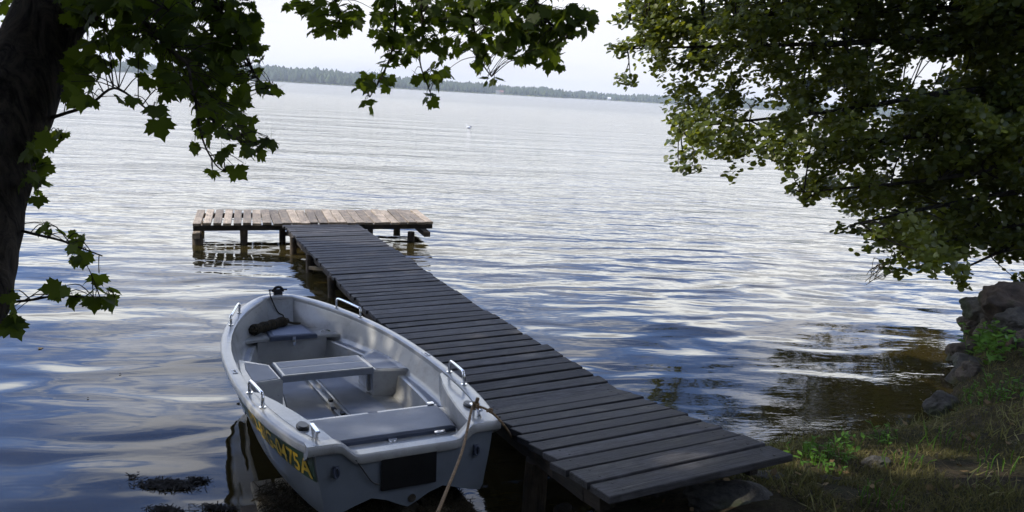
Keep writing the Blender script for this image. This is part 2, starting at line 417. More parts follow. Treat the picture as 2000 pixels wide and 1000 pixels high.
# ------------------------------------------------------------------ far shore
def far_shore():
    fg = simple('far_meadow', (.10, .12, .05), .9, noise=(.05, .3)); D = 700
    pxs = [-1200, -400, 0, 350, 430, 530, 600, 690, 750, 800, 850, 880, 930, 950, 976, 994, 1030, 1055, 1075, 1105, 1115, 1180, 1225, 1300, 1420, 1700, 2000, 2600, 3400]
    hpx = [18, 20, 16, 15, 20, 25, 25, 23, 22, 20, 17, 17, 17, 15, 16, 15, 14, 15, 15, 13, 12, 12, 11, 14, 16, 14, 16, 18, 18]
    dist = [900, 800, 700, 680, 670, 660, 660, 660, 670, 680, 690, 700, 720, 740, 760, 760, 760, 780, 780, 790, 900, 900, 900, 900, 900, 850, 800, 800, 900]
    def col(px):
        v = R_ * (px - 1000) / F_PX + fw
        # azimuth of that picture column on the horizon
        yh = 500 + F_PX * (R_[2] * (px - 1000) / F_PX + fw[2]) / U_[2] * 1.0
        v = R_ * (px - 1000) / F_PX + U_ * (500 - yh) / F_PX + fw; return v[:2] / v[1]
    ang = [math.atan2(*col(p)) for p in pxs]
    def prof(a): return np.interp(a, ang, dist), np.interp(a, ang, hpx)
    # low land: a strip that rises gently from the water
    rows = []
    A = np.linspace(ang[0], ang[-1], 260)
    for k, (dd, zz) in enumerate(((0, -.5), (1, .4), (8, .8), (120, 2.0), (500, 5))):
        r = []
        for a in A:
            d, h = prof(a); d = d / math.cos(a) if abs(a) < 1.2 else d
            r.append((math.sin(a) * (d + dd), math.cos(a) * (d + dd), zz + (random.random() * .2 if k == 1 else 0)))
        rows.append(r)
    m = MB(); m.loft(rows); o = m.build('far_shore', fg, smooth=True); tag(o, kind='structure')
    # reeds in a thin pale line
    P_, H_ = [], []
    bv = []; bf = []
    n_t = 7000
    a = rng.uniform(ang[0], ang[-1], n_t); row = rng.uniform(0, 1, n_t) ** 1.3
    d0, h = prof(a); d0 = d0 / np.cos(a); d = d0 + 5 + row * 90
    scale = np.hypot(np.sin(a) * d, np.cos(a) * d) * np.cos(a) / F_PX
    jag = rng.uniform(.84, 1.0, n_t) + .06 * np.sin(a * 90) + .04 * np.sin(a * 260 + 1)
    gap = np.abs(a - math.atan2(*col(975))) < .012
    hh = 1.12 * h * scale * np.clip(jag, .55, 1.08) * (.72 + .28 * row)
    hh = np.where(gap & (row < .45), hh * .35, hh)
    hh = np.maximum(hh, 1.5)
    pos = np.stack([np.sin(a) * d, np.cos(a) * d, .3 + row * 1.5], 1)
    # tree shape: ragged tapering crown of three stacked skirts
    ring = []; zz = [(0, .55), (.25, 1.0), (.5, .85), (.72, .6), (.9, .28), (1.0, .02)]
    nn = 7
    for k, (z, r) in enumerate(zz):
        for i in range(nn):
            th = 2 * math.pi * (i + .5 * (k % 2)) / nn; rr = r * random.uniform(.75, 1.2)
            ring.append((rr * math.cos(th), rr * math.sin(th), z + random.uniform(-.04, .04)))
    fs = [(k * nn + i, k * nn + (i + 1) % nn, (k + 1) * nn + (i + 1) % nn, (k + 1) * nn + i) for k in range(len(zz) - 1) for i in range(nn)]
    wd = np.where(rng.random(n_t) < .5, .22, .42) * hh * rng.uniform(.7, 1.2, n_t)
    S3 = np.stack([wd, wd, hh], 1)
    V, Fc = scatter(ring, fs, pos, np.tile([[0, 0, 1.]], (n_t, 1)), rng.uniform(0, 6.28, n_t), S3)
    fm, t, b = new_mat('far_forest_trees'); q = NT(t); isl = q.n("ShaderNodeNewGeometry").outputs["Random Per Island"]
    q.link(q.mix(isl, (.024, .045, .018), (.060, .088, .030)), b.inputs["Base Color"]); b.inputs["Roughness"].default_value = .9
    o = link_mesh('far_forest', V, Fc, fm); tag(o, 'hazy dark green forest running along the whole far shore', 'forest', kind='stuff')
    m = MB(); rv = []
    n_r = 2600; a = rng.uniform(ang[0], ang[-1], n_r); d0, h = prof(a); d = d0 / np.cos(a) - rng.uniform(0, 3, n_r)
    pos = np.stack([np.sin(a) * d, np.cos(a) * d, np.zeros(n_r)], 1)
    V, Fc = scatter([(-1, 0, 0), (1, 0, 0), (.8, 0, 1), (-.7, 0, .9)], [(0, 1, 2, 3)], pos, np.tile([[0, 0, 1.]], (n_r, 1)), rng.uniform(-.5, .5, n_r), np.stack([rng.uniform(1, 2.4, n_r), np.ones(n_r), rng.uniform(.3, 1.3, n_r)], 1))
    o = link_mesh('far_reeds', V, Fc, simple('far_reed', (.17, .20, .075), .9)); tag(o, 'thin pale green line of reeds at the foot of the far forest', 'reeds', kind='stuff')
    # houses on the far shore
    def house(px, w_, dep, wall_h, roof_h, wall, roof, label, group=None, dd=3, turn=0):
        c2 = col(px); aa = math.atan2(*c2); d, _ = prof(aa); p = np.array([c2[0], c2[1]]) * (d + dd)
        base = np.array([p[0], p[1], .8]); e = empty('lake_house', base, label, 'house'); e.rotation_euler.z = turn; e['_local'] = 1
        m = MB(); m.box((0, 0, wall_h / 2 - .4), (w_ / 2, dep / 2, wall_h / 2 + .4)); m.build('wall', simple('house_wall', wall, .9, noise=(1, .1)), e)
        m = MB(); hw, hd = w_ / 2 + .4, dep / 2 + .5
        vs = [(-hw, -hd, wall_h), (hw, -hd, wall_h), (hw, hd, wall_h), (-hw, hd, wall_h), (-hw, 0, wall_h + roof_h), (hw, 0, wall_h + roof_h)]
        m.add(vs, [(0, 1, 5, 4), (2, 3, 4, 5), (0, 4, 3), (1, 2, 5), (3, 2, 1, 0)]); m.build('roof', simple('house_roof', roof, .8, noise=(1, .2)), e)
        for k in range(3):
            m = MB(); m.box((-w_ / 2 + w_ * (k + .6) / 3.2, -dep / 2 - .03, wall_h * .5), (w_ * .07, .05, wall_h * .2)); m.build('window', M['black'], e)
        del e['_local']
    house(972, 3.4, 5, 2.7, .5, (.78, .72, .62), (.16, .12, .11), 'pale flat-fronted house on the far shore, left of its twin')
    house(979, 3.9, 5, 1.6, 1.7, (.75, .66, .50), (.26, .12, .09), 'cream house with low red-brown roof on the far shore')
    house(1190, 3.2, 4, 1.5, 1.6, (.8, .8, .8), (.75, .75, .75), 'tiny white boathouse at the far treeline, right of centre', dd=1)
far_shore()

# ------------------------------------------------------------------ jetty
YAW = rad(27.5); ax_l = np.array([math.cos(YAW), math.sin(YAW), 0])     # along a walkway board, left to right
ax_b = np.array([-math.sin(YAW), math.cos(YAW), 0])                     # out over the lake
WID = 1.144
ctr = [(-3.08, 11.58, .305), (-.90, 7.35, .305), (.37, 5.14, .32), (.56, 4.52, .47), (.74, 3.98, .60), (.87, 3.60, .69), (1.02, 3.33, .735)]
ctr = [np.array(p) for p in ctr[::-1]]       # near -> far
def path_at(s_):
    for a, b in zip(ctr[:-1], ctr[1:]):
        L = np.linalg.norm(b - a)
        if s_ <= L: return a + (b - a) * s_ / L, (b - a) / L
        s_ -= L
    return ctr[-1] + (ctr[-1] - ctr[-2]) / np.linalg.norm(ctr[-1] - ctr[-2]) * s_, (ctr[-1] - ctr[-2]) / np.linalg.norm(ctr[-1] - ctr[-2])
PL = sum(np.linalg.norm(b - a) for a, b in zip(ctr[:-1], ctr[1:]))
jetty = empty('wooden_jetty', (-1.0, 7.5, 0), 'long T-shaped wooden jetty of dark weathered boards running out over the lake', 'jetty')
m = MB(); nails = []; s_ = .0; i = 0
while s_ < PL:
    u = s_ / PL
    wb = (.162 if s_ < 1.9 else random.choice([.12, .125, .13, .14, .155]) if s_ < 5 else random.choice([.105, .11, .12, .125, .15]))
    gap = random.choice([.030, .036, .04]) if s_ < 1.4 else random.choice([.018, .024, .028, .036]) if s_ < 3.6 else random.choice([.016, .020, .024, .034])
    p, d = path_at(s_ + wb / 2)
    if s_ + wb > PL: break
    dn = d / np.linalg.norm(d); lj = random.uniform(-.012, .012)
    a = ax_l + np.array([0, 0, random.gauss(0, .004)]); a /= np.linalg.norm(a)
    byv = dn - a * (dn @ a); byv /= np.linalg.norm(byv); up = np.cross(a, byv)
    ht = .019
    m.box(p + a * lj - up * ht + np.array([0, 0, random.uniform(-.003, .004)]), (WID / 2 + random.uniform(-.008, .012), wb / 2, ht), a, byv, up, bev=.004)
    for sd_ in (-1, 1):
        for oo in (-.28, .28): nails.append((p + a * (lj + sd_ * (WID / 2 - .09) + random.gauss(0, .008)) + byv * wb * oo + up * .0035, a, byv, up))
    s_ += wb + gap; i += 1
nf0 = len(m.f)
for c_, a_, b_, u_ in nails: m.box(c_, (.0045, .0045, .0012), a_, b_, u_)
deck = m.build('walkway_deck', M['deck'], jetty, gc=True); deck.data.materials.append(M['black'])
for p_ in deck.data.polygons[nf0:]: p_.material_index = 1
# two stringers under the boards
for sd_ in (-1, 1):
    m = MB()
    pts = [c + ax_l * sd_ * (WID / 2 - .09) - np.array([0, 0, .042]) for c in ctr]; pts[0] = pts[0] - (ctr[0] - ctr[1]) * .55
    for a_, b_ in zip(pts[:-1], pts[1:]):
        d = b_ - a_; L = np.linalg.norm(d); d = d / L; sidev = np.cross(d, (0, 0, 1)); sidev /= np.linalg.norm(sidev); up = np.cross(sidev, d)
        m.box((a_ + b_) / 2 - up * .055, (L / 2 + .004, .03, .055), d, sidev, up)
    m.build('beam', M['beam'], jetty, gc=True)
m = MB(); p0 = ctr[0] - np.array([0, 0, .042 + .06]); m.box(p0 + ax_b * .42 + np.array([0, 0, -.10]), (WID / 2 - .16, .035, .04), ax_l, ax_b, (0, 0, 1)); m.build('end_beam', M['beam'], jetty, gc=True)
# head platform
TBL = np.array([-4.76, 10.78, .31]); TBR = np.array([-1.33, 12.12, .31]); TTR = np.array([-1.77, 13.32, .31])
tx = (TBR - TBL); TL_ = np.linalg.norm(tx); tx /= TL_; ty = np.array([-tx[1], tx[0], 0]); TW = 1.24
ty = (TTR - TBR); ty -= tx * (ty @ tx) * .25; ty /= np.linalg.norm(ty)
m = MB(); n = 26; s_ = 0
for k in range(n):
    wb = (.112 if k < 6 else .131) + random.uniform(-.006, .006); lj = random.uniform(-.03, .02)
    tt = tx * 1.0; yy = ty + tx * random.gauss(0, .01); yy /= np.linalg.norm(yy); xx = np.cross(yy, (0, 0, 1))
    c = TBL + tx * (k + .5) * TL_ / n + ty * (TW / 2 + lj) + np.array([0, 0, .006 + random.uniform(-.004, .006)])
    m.box(c, (TW / 2 + random.uniform(-.015, .02), wb / 2, .02), yy, xx, (0, 0, 1), bev=.003)
m.build('platform_deck', M['deck_far'], jetty, gc=True)
for k, off in enumerate((.06, TW - .08)):
    m = MB(); c = TBL + tx * TL_ / 2 + ty * off - np.array([0, 0, .018 + .040]); m.box(c, (TL_ / 2 - .01, .03, .036), tx, ty, (0, 0, 1)); m.build('beam', M['beam'], jetty, gc=True)
m = MB(); c = TBL + tx * .05 + ty * TW / 2 - np.array([0, 0, .135 + .035]); m.box(c, (TW / 2 - .02, .05, .04), ty, tx, (0, 0, 1)); m.build('cross_beam', M['deck_far'], jetty, gc=True)
m = MB(); c = TBR - tx * .12 + ty * (TW / 2 - .1) - np.array([0, 0, .135 + .035]); m.box(c, (TW / 2 - .02, .05, .04), ty, tx, (0, 0, 1)); m.build('cross_beam', M['post'], jetty, gc=True)
def post(p, ztop, r=.055):
    m = MB(); p = np.array(p, float)
    if len(p) < 3: p = np.append(p, 0)
    lean = np.array([random.uniform(-.015, .015), random.uniform(-.015, .015)])
    pts = [(p[0] + lean[0] * z, p[1] + lean[1] * z, z) for z in np.linspace(-1.0, ztop, 7)]
    m.tube(pts, [r * random.uniform(.93, 1.07) for _ in pts], 10); o = m.build('post', M['post'], jetty, gc=True); smooth_angle(o)
zt = .31 - .018 - .078
for q_, f_, r in ((.06, .10, .07), (.72, .10, .055), (2.65, .10, .05), (3.33, .10, .06), (.06, 1.14, .06), (1.6, 1.14, .055), (3.30, 1.14, .06)):
    p = TBL + tx * q_ + ty * f_; post(p[:2], zt if q_ > .5 and q_ < 3 else zt - .06, r)
for s_ in (1.05, 4.0, 6.1, 7.35, 8.5, 9.4):
    p, d = path_at(s_ - .0)
    for sd_ in (-1, 1):
        q_ = p + ax_l * sd_ * (WID / 2 - .02 if s_ > 1.1 else WID / 2 - .10); post(q_[:2], p[2] - .05 - (.1 if s_ < 1.1 else 0), .05 if s_ > 1.1 else .075)
    m = MB(); m.box(p - np.array([0, 0, .042 + .11 + .03]), (WID / 2 - .04, .03, .029), ax_l, ax_b, (0, 0, 1)); m.build('cross_beam', M['post'], jetty, gc=True)
a_ = onz(604, 523, .17); b_ = onz(680, 531, .2); d = b_ - a_; L = np.linalg.norm(d); d /= L
m = MB(); sv = np.cross(d, (0, 0, 1)); sv /= np.linalg.norm(sv); m.box((a_ + b_) / 2, (L / 2, .012, .02), d, sv, np.cross(sv, d)); m.build('protruding_lath', M['slip'], jetty, gc=True)['label'] = 'pale lath sticking out below the boards'

# ------------------------------------------------------------------ boat
BL = 3.676
boat = empty('rowing_boat', (-.4973, 3.7042, .68), 'white fibreglass rowing boat with steel grab rails moored left of the jetty', 'boat')
def R3(yaw, pit, rol):
    return Matrix.Rotation(yaw, 3, 'Z') @ Matrix.Rotation(pit, 3, 'X') @ Matrix.Rotation(rol, 3, 'Y')
BR = R3(.5028, -.09875, .0295)
boat.rotation_euler = BR.to_euler(); boat['_local'] = 1
BRn = np.array(BR); BT = np.array([-.4973, 3.7042, .68])
def bw(p): return BRn @ np.array(p, float) + BT
_hy = [0, .1, .2, .44, .75, 1.14, 1.45, 1.82, 2.2, 2.64, 3.05, 3.3, 3.45, 3.56, 3.63, 3.676]
_hx = [.535, .572, .60, .65, .692, .719, .726, .718, .686, .604, .475, .365, .275, .19, .115, .0]
def _pch():
    from numpy import array, diff
    x = array(_hy); y = array(_hx); h = diff(x); dl = diff(y) / h; d = np.zeros(len(x)); d[1:-1] = np.where(dl[:-1] * dl[1:] > 0, 2 * dl[:-1] * dl[1:] / (dl[:-1] + dl[1:] + 1e-9), 0); d[0] = dl[0]; d[-1] = dl[-1]
    return x, y, h, d
_px, _py, _ph_, _pd = _pch()
def hb(y):
    y = min(max(y, 0), BL); i = min(int(np.searchsorted(_px, y, side='right')) - 1, len(_ph_) - 1); h = _ph_[i]; t = (y - _px[i]) / h
    return float(_py[i] * (2 * t ** 3 - 3 * t ** 2 + 1) + _pd[i] * h * (t ** 3 - 2 * t * t + t) + _py[i + 1] * (-2 * t ** 3 + 3 * t * t) + _pd[i + 1] * h * (t ** 3 - t * t))
def gz(y): return .16 * max(y / BL, 0) ** 2.5
def rimw(y): return float(np.interp(y, [0, .3, 1, 2, 2.7, 3.2, 3.5], [.10, .085, .078, .075, .085, .105, .12]))
def hi(y): return max(hb(y) - rimw(y), .02)
YS = [0, .03, .1, .2, .3, .44, .6, .75, .95, 1.15, 1.35, 1.55, 1.8, 2.0, 2.2, 2.4, 2.6, 2.8, 2.95, 3.1, 3.22, 3.33, 3.42, 3.5, 3.56, 3.6, 3.64, 3.665, 3.676]
# outer hull sections (half), top -> keel
def section(y):
    f = y / BL; wt = max(hb(y) - .03, .0); zt_ = gz(y) - .04
    cw = float(np.interp(f, [0, .3, .6, .8, .92, 1], [.90, .86, .80, .66, .42, .1])); wc = wt * cw
    zc_ = float(np.interp(f, [0, .5, .8, 1], [-.40, -.39, -.33, -.22])); zk = float(np.interp(f, [0, .6, .85, .95, 1], [-.42, -.45, -.42, -.33, -.2]))
    za = float(np.interp(f, [0, .5, .9, 1], [-.335, -.37, -.36, -.21]))
    rows = []
    for t in (0, .12, .25, .4, .55, .7, .85): rows.append((wt + (wc - wt) * t ** 1.35, zt_ + (zc_ + .05 - zt_) * t))
    rows += [(wc, zc_ + .03), (wc * .96, zc_), (wc * .80, zc_ + .015), (wc * .62, (zc_ + za) / 2 + .01), (wc * .45, za), (wc * .27, za - .025), (wc * .1, zk + .02), (0, zk)]
    return rows
m = MB(); rings = []
for y in YS:
    se = section(y); yo = y - (0 if y < 3.3 else 0)
    rings.append([(-x, yo - .10 * max(0, (y / BL - .8) / .2) * (1 - (z - se[-1][1]) / (se[0][1] - se[-1][1] + 1e-6)), z) for x, z in se] +
                 [(x, yo - .10 * max(0, (y / BL - .8) / .2) * (1 - (z - se[-1][1]) / (se[0][1] - se[-1][1] + 1e-6)), z) for x, z in se[::-1][1:]])
m.loft(rings)
NOT = [(.535 - .03, -.04), (.39, -.035), (.36, -.045), (.30, -.11), (.27, -.115)]
ring0 = rings[0]; top = [(x, 0, z) for x, z in NOT[1:]] + [(-x, 0, z) for x, z in NOT[1:][::-1]]
loop = list(ring0) + top
nv = len(m.v); m.v += [(p[0], -.0005, p[2]) for p in loop]; m.a += loop; m.f.append([nv + i for i in range(len(loop))])
hull = m.build('hull', M['hull'], boat); smooth_angle(hull, 32)
def side_x(y, z):
    se = section(y); zs = [q[1] for q in se[:9]][::-1]; xs = [q[0] for q in se[:9]][::-1]; return float(np.interp(z, zs, xs))
# inner moulding: wall, ledge, well, floor
ZL = -.165; ZF = -.325
def wl(y): return float(np.interp(y, [0, .3, .74, 1.2, 1.66, 2.28, 2.7, 3.0, 3.3, 3.5], [.40, .42, .455, .50, .525, .46, .37, .29, .17, .08]))
def wb_(y): return max(min(hi(y) - .045, hi(y) * .90), wl(y) + .012)
m = MB(); rings = []
for y in [.05, .1, .2, .3, .44, .6, .75, .95, 1.15, 1.35, 1.55, 1.8, 2.0, 2.2, 2.4, 2.6, 2.8, 2.95, 3.1, 3.22, 3.33, 3.42, 3.49]:
    g = gz(y); x0 = hi(y) + .005; k = max(0, (y - 2.9) / .6)
    half = [(x0, g - .02), (x0 - .012, g - .05), (wb_(y) + .01, ZL + .035), (wb_(y) - .008, ZL + .006), (wb_(y) - .02, ZL), (wl(y) + .010, ZL), (wl(y), ZL - .008), (wl(y) - .02, ZF + .03), (wl(y) - .045, ZF), (0.0, ZF)]
    yl = [y, y, y - .10 * k, y - .12 * k, y - .12 * k, y - .13 * k, y - .13 * k, y - .15 * k, y - .15 * k, y - .15 * k]
    rings.append([(-x, yy, z) for (x, z), yy in zip(half, yl)] + [(x, yy, z) for (x, z), yy in list(zip(half, yl))[::-1][1:]])
m.loft([r[::-1] for r in rings])
o = m.v; r = rings[-1]; nv = len(m.v); m.v += r; m.a += r; m.f.append([nv + i for i in range(len(r))])
liner = m.build('inner_moulding', M['gel'], boat); smooth_angle(liner, 38)
# rim
m = MB(); rings = []
path = [(-1, y) for y in YS] + [(1, y) for y in YS[::-1][1:]]
for sd_, y in path:
    g = gz(y); xo = hb(y); yi = min(y, 3.5); xi = hi(yi) if y <= 3.5 else hi(3.5) * (1 - (y - 3.5) / (BL - 3.5))
    def P_(f, z): return (sd_ * (xo + (xi - xo) * f), y + (yi - y) * f, z)
    e = .012 / max(xo - xi, .05)
    ny = (0, 0)
    rings.append([P_(e * .8, g - .052), P_(0, g - .048), P_(-e * .15, g - .014), P_(e * .5, g - .003), P_(e * 1.5, g), P_(1 - e * 1.3, g), P_(1 - e * .3, g - .004), P_(1, g - .014), P_(1, g - .035)])
m.loft(rings); o = m.build('gunwale_rim', M['gel'], boat); smooth_angle(o, 50)
# transom cap
m = MB(); rings = []
for x, z in [(-.548, 0), (-.40, 0), (-.37, -.008), (-.30, -.072), (-.27, -.078), (.27, -.078), (.30, -.072), (.37, -.008), (.40, 0), (.548, 0)]:
    rings.append([(x, -.016, z - .052), (x, -.022, z - .044), (x, -.022, z - .012), (x, -.012, z), (x, .055, z), (x, .066, z - .010), (x, .066, z - .10)])
m.loft([r[::-1] for r in rings]); 
for rr in (rings[0], rings[-1]):
    nv = len(m.v); m.v += rr; m.a += rr; m.f.append([nv + i for i in range(len(rr))])
o = m.build('transom_cap', M['gel'], boat); smooth_angle(o, 40)
# stern corner decks, seats
for sd_ in (-1, 1):
    inner = [(.385, .06), (.40, .18), (.43, .36), (.475, .58), (.53, .80), (.60, 1.02)]; outer = [(hi(y) + .004, y) for y in (1.06, .9, .7, .5, .3, .15, .06)]
    ol = [(sd_ * x, y) for x, y in inner + outer]
    if sd_ > 0: ol = ol[::-1]
    m = MB(); m.prism(ol[::-1] if False else ol, -.16, -.006, .008); o = m.build('corner_deck', M['gel'], boat); smooth_angle(o, 40)
def wall_outline(y0, y1, n=7, ins=0.0):
    ys = [y0 + (y1 - y0) * k / (n - 1) for k in range(n)]
    return [(wb_(y) + .02 - ins, y) for y in ys] + [(-wb_(y) - .02 + ins, y) for y in ys[::-1]]
m = MB(); m.prism(wall_outline(.05, .735), ZF - .01, -.142, .012); o = m.build('stern_seat', M['gel'], boat); smooth_angle(o, 40)
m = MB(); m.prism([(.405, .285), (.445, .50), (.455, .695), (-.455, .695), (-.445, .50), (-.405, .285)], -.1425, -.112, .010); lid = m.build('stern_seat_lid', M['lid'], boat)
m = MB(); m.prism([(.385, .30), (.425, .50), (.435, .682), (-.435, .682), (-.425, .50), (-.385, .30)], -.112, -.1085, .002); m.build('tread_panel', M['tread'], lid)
m = MB(); m.prism([(.46, .70), (.465, .735), (.06, .735), (.06, .70)], -.142, -.118, .004); m.prism([(.0, .70), (.0, .735), (-.465, .735), (-.46, .70)], -.142, -.118, .004); m.build('seat_lip', M['gel'], boat)
for x in (.30,):
    m = MB(); m.box((x, .272, -.137), (.035, .02, .004)); m.tube([(x - .034, .285, -.130), (x + .034, .285, -.130)], .006, 6); m.build('hinge', M['chrome'], boat)
m = MB(); m.box((.0, .27, -.150), (.025, .012, .022)); m.tube([(-.012, .256, -.14), (-.012, .25, -.165), (.012, .25, -.165), (.012, .256, -.14)], .004, 6); m.build('latch', M['chrome'], boat)
m = MB(); m.box((.41, .705, -.115), (.022, .012, .016)); m.tube([(.39, .715, -.10), (.43, .715, -.10)], .006, 6); m.build('catch', M['chrome'], boat)
# middle thwart
for sd_ in (-1, 1):
    ol = [(.335, 1.66), (.50, 1.62), (wb_(1.62) + .02, 1.60), (wb_(1.8) + .02, 1.8), (wb_(2.0) + .02, 2.0), (wb_(2.2) + .02, 2.2), (wb_(2.32) + .015, 2.32), (.345, 2.07)]
    ol = [(sd_ * x, y) for x, y in ol]
    m = MB(); m.prism(ol if sd_ > 0 else ol[::-1], -.30 if False else ZF - .005, -.118, .014); o = m.build('side_locker', M['gel'], boat); smooth_angle(o, 40)
    ol = [(.36, 1.685), (.50, 1.65), (wb_(1.62) - .045, 1.645), (wb_(2.0) - .03, 2.0), (wb_(2.2) - .03, 2.19), (.37, 2.045)]; ol = [(sd_ * x, y) for x, y in ol]
    m = MB(); m.prism(ol if sd_ > 0 else ol[::-1], -.118, -.1145, .002); m.build('tread_panel', M['tread'], o)
    m = MB(); m.box((sd_ * .332, 1.80, ZF + .10), (.006, .02, .09)); m.build('rib', M['gel'], o)
m = MB(); m.prism([(.338, 1.665), (.342, 2.06), (-.342, 2.06), (-.338, 1.665)], -.150, -.100, .008); th = m.build('thwart', M['tread'], boat)
m = MB(); m.prism([(.315, 1.69), (.315, 1.855), (-.315, 1.855), (-.315, 1.69)], -.1005, -.0965, .002); m.prism([(.315, 1.872), (.315, 2.04), (-.315, 2.04), (-.315, 1.872)], -.1005, -.0965, .002); m.build('tread_panel', M['tread'], th)
m = MB(); m.prism([(.333, 1.668), (.336, 2.057), (-.336, 2.057), (-.333, 1.668)], -.1495, -.0995 + .0012, .004); m.build('thwart_edge', M['gel'], th)
# bow seat
ol = [(-.30, 2.90), (-.10, 2.885), (.10, 2.885), (.30, 2.90)] + [(wb_(y) + .015, y) for y in (2.86, 2.95, 3.1, 3.22, 3.33, 3.40)] + [(-wb_(y) - .015, y) for y in (3.40, 3.33, 3.22, 3.1, 2.95, 2.86)]
m = MB(); m.prism(ol, -.135, -.105, .010); o = m.build('bow_seat', M['gel'], boat); smooth_angle(o, 40)
m = MB(); m.prism([(-.30, 2.915), (.30, 2.915), (.30, 3.1), (-.30, 3.1)], ZF - .005, -.136, .004); m.build('bow_seat_front', M['gel'], o)
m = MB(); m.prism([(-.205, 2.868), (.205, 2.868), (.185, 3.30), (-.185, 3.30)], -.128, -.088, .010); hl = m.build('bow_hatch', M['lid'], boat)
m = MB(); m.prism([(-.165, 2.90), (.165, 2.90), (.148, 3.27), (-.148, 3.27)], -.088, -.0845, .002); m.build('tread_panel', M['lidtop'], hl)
m = MB(); m.box((0, 2.862, -.115), (.014, .006, .018)); m.box((0, 2.857, -.155), (.012, .006, .02)); m.tube([(0, 2.852, -.128), (0, 2.848, -.142)], .008, 8); m.build('hatch_clasp', M['chrome'], boat)
m = MB(); m.tube(spline([(.26, 2.98, -.10), (.31, 3.0, -.09), (.35, 2.99, -.10)], 4), .006, 6); m.build('small_cleat', M['chrome'], boat)
# ledge seams and floor panels
for sd_ in (-1, 1):
    for y0, y1 in ((.80, 1.58), (2.38, 2.84)):
        ys = np.linspace(y0, y1, 8)
        ol = [(sd_ * (wl(y) + .022), y) for y in ys] + [(sd_ * (wb_(y) - .028), y) for y in ys[::-1]]
        m = MB(); m.prism(ol if sd_ < 0 else ol, ZL, ZL + .003, .0); o = m.build('ledge_tread', M['tread'], boat)
    m = MB(); ol = [(sd_ * .055, .80), (sd_ * .30, .80), (sd_ * .33, 1.5), (sd_ * .26, 2.1), (sd_ * .20, 2.75), (sd_ * .055, 2.75)]
    m.prism(ol if sd_ > 0 else ol[::-1], ZF, ZF + .010, .004); m.build('floor_panel', M['tread'], boat)
m = MB(); m.box((-.03, 1.75, ZF + .012), (.008, .97, .012)); m.box((.03, 1.75, ZF + .012), (.008, .97, .012)); m.build('keel_strip', M['gel'], boat)
for k, y in enumerate((1.05, 1.3, 1.42, 1.62)):
    m = MB(); m.box((0.0 if k % 2 else -.03, y, ZF + .022), (.014, .022, .008)); m.build('floor_cleat', M['black'], boat)
m = MB(); m.tube(spline([(-.34, .98, ZF + .01), (-.30, 1.02, ZF + .03), (-.26, 1.0, ZF + .012), (-.22, 1.04, ZF + .012)], 5), .008, 6); m.build('floor_ring', M['black'], boat)
# grab rails
for sd_ in (-1, 1):
    for y0, y1 in ((.695, .995), (2.70, 3.06)):
        m = MB(); x0 = hb(y0) - .045; x1 = hb(y1) - .045; h = .085; g0 = gz(y0); g1 = gz(y1)
        pts = [(x0, y0, g0 - .01), (x0, y0, g0 + h * .55), (x0 + .0, y0 + .012, g0 + h * .85), (x0 + (x1 - x0) * .15, y0 + .045, g0 + h), (x0 + (x1 - x0) * .85, y1 - .045, g1 + h), (x1, y1 - .012, g1 + h * .85), (x1, y1, g1 + h * .55), (x1, y1, g1 - .01)]
        m.tube([(sd_ * x, y, z) for x, y, z in spline(pts, 5)], .0105, 10); r_ = m.build('grab_rail', M['chrome'], boat, smooth=True)
        for (x, y, g) in ((x0, y0, g0), (x1, y1, g1)):
            m = MB(); m.tube([(sd_ * x, y, g - .001), (sd_ * x, y, g + .006)], .02, 12); m.build('rail_foot', M['chrome'], r_, smooth=False)
    y = 1.48; x = hb(y) - .04; m = MB(); m.prism([(sd_ * x - .017, y - .045), (sd_ * x + .017, y - .045), (sd_ * x + .017, y + .045), (sd_ * x - .017, y + .045)], gz(y) - .002, gz(y) + .004, .001); pl = m.build('deck_plate', M['white'], boat)
    m = MB(); m.tube([(sd_ * x, y + .018, gz(y) + .003), (sd_ * x, y + .018, gz(y) + .0055)], .008, 10); m.box((sd_ * x, y - .012, gz(y) + .004), (.006, .014, .0015)); m.build('plate_slot', M['black'], pl)
    # black oarlock pad and chrome mooring cleat on the stern corner
    m = MB(); ring = [(sd_ * .50 + .034 * math.cos(t), .30 + .060 * math.sin(t)) for t in np.linspace(0, 2 * math.pi, 17)[:-1]]; m.prism(ring, -.008, .014, .008); o = m.build('oarlock_pad', M['black'], boat); smooth_angle(o)
    m = MB(); m.box((sd_ * .47, .155, .035), (.012, .07, .007), uy=(0, 1, 0)); m.box((sd_ * .47, .12, .012), (.009, .01, .02)); m.box((sd_ * .47, .19, .012), (.009, .01, .02)); soft(m.build('stern_cleat', M['chrome'], boat), .004)
    # steel eye on the transom
    m = MB(); th_ = np.linspace(0, 2 * math.pi, 13); m.tube([(sd_ * .40 + .013 * math.cos(t), -.022, -.155 + .028 * math.sin(t)) for t in th_], .006, 6, False); m.box((sd_ * .40, -.008, -.155), (.014, .008, .030)); m.build('transom_eye', M['lid'], boat)
# engine pad, drain, cord mark
m = MB(); m.box((0, -.010, -.198), (.158, .011, .102)); soft(m.build('engine_pad', M['black'], boat), .006)
m = MB(); m.tube([(.02, -.010, -.372), (.02, .0, -.372)], .024, 14); m.build('drain_plug', M['chrome'], boat)
m = MB(); m.tube(spline([(-.30, -.02, -.10), (-.26, -.014, -.16), (-.21, -.014, -.235), (-.165, -.016, -.262)], 6), .004, 6); m.build('engine_cord', M['black'], boat)
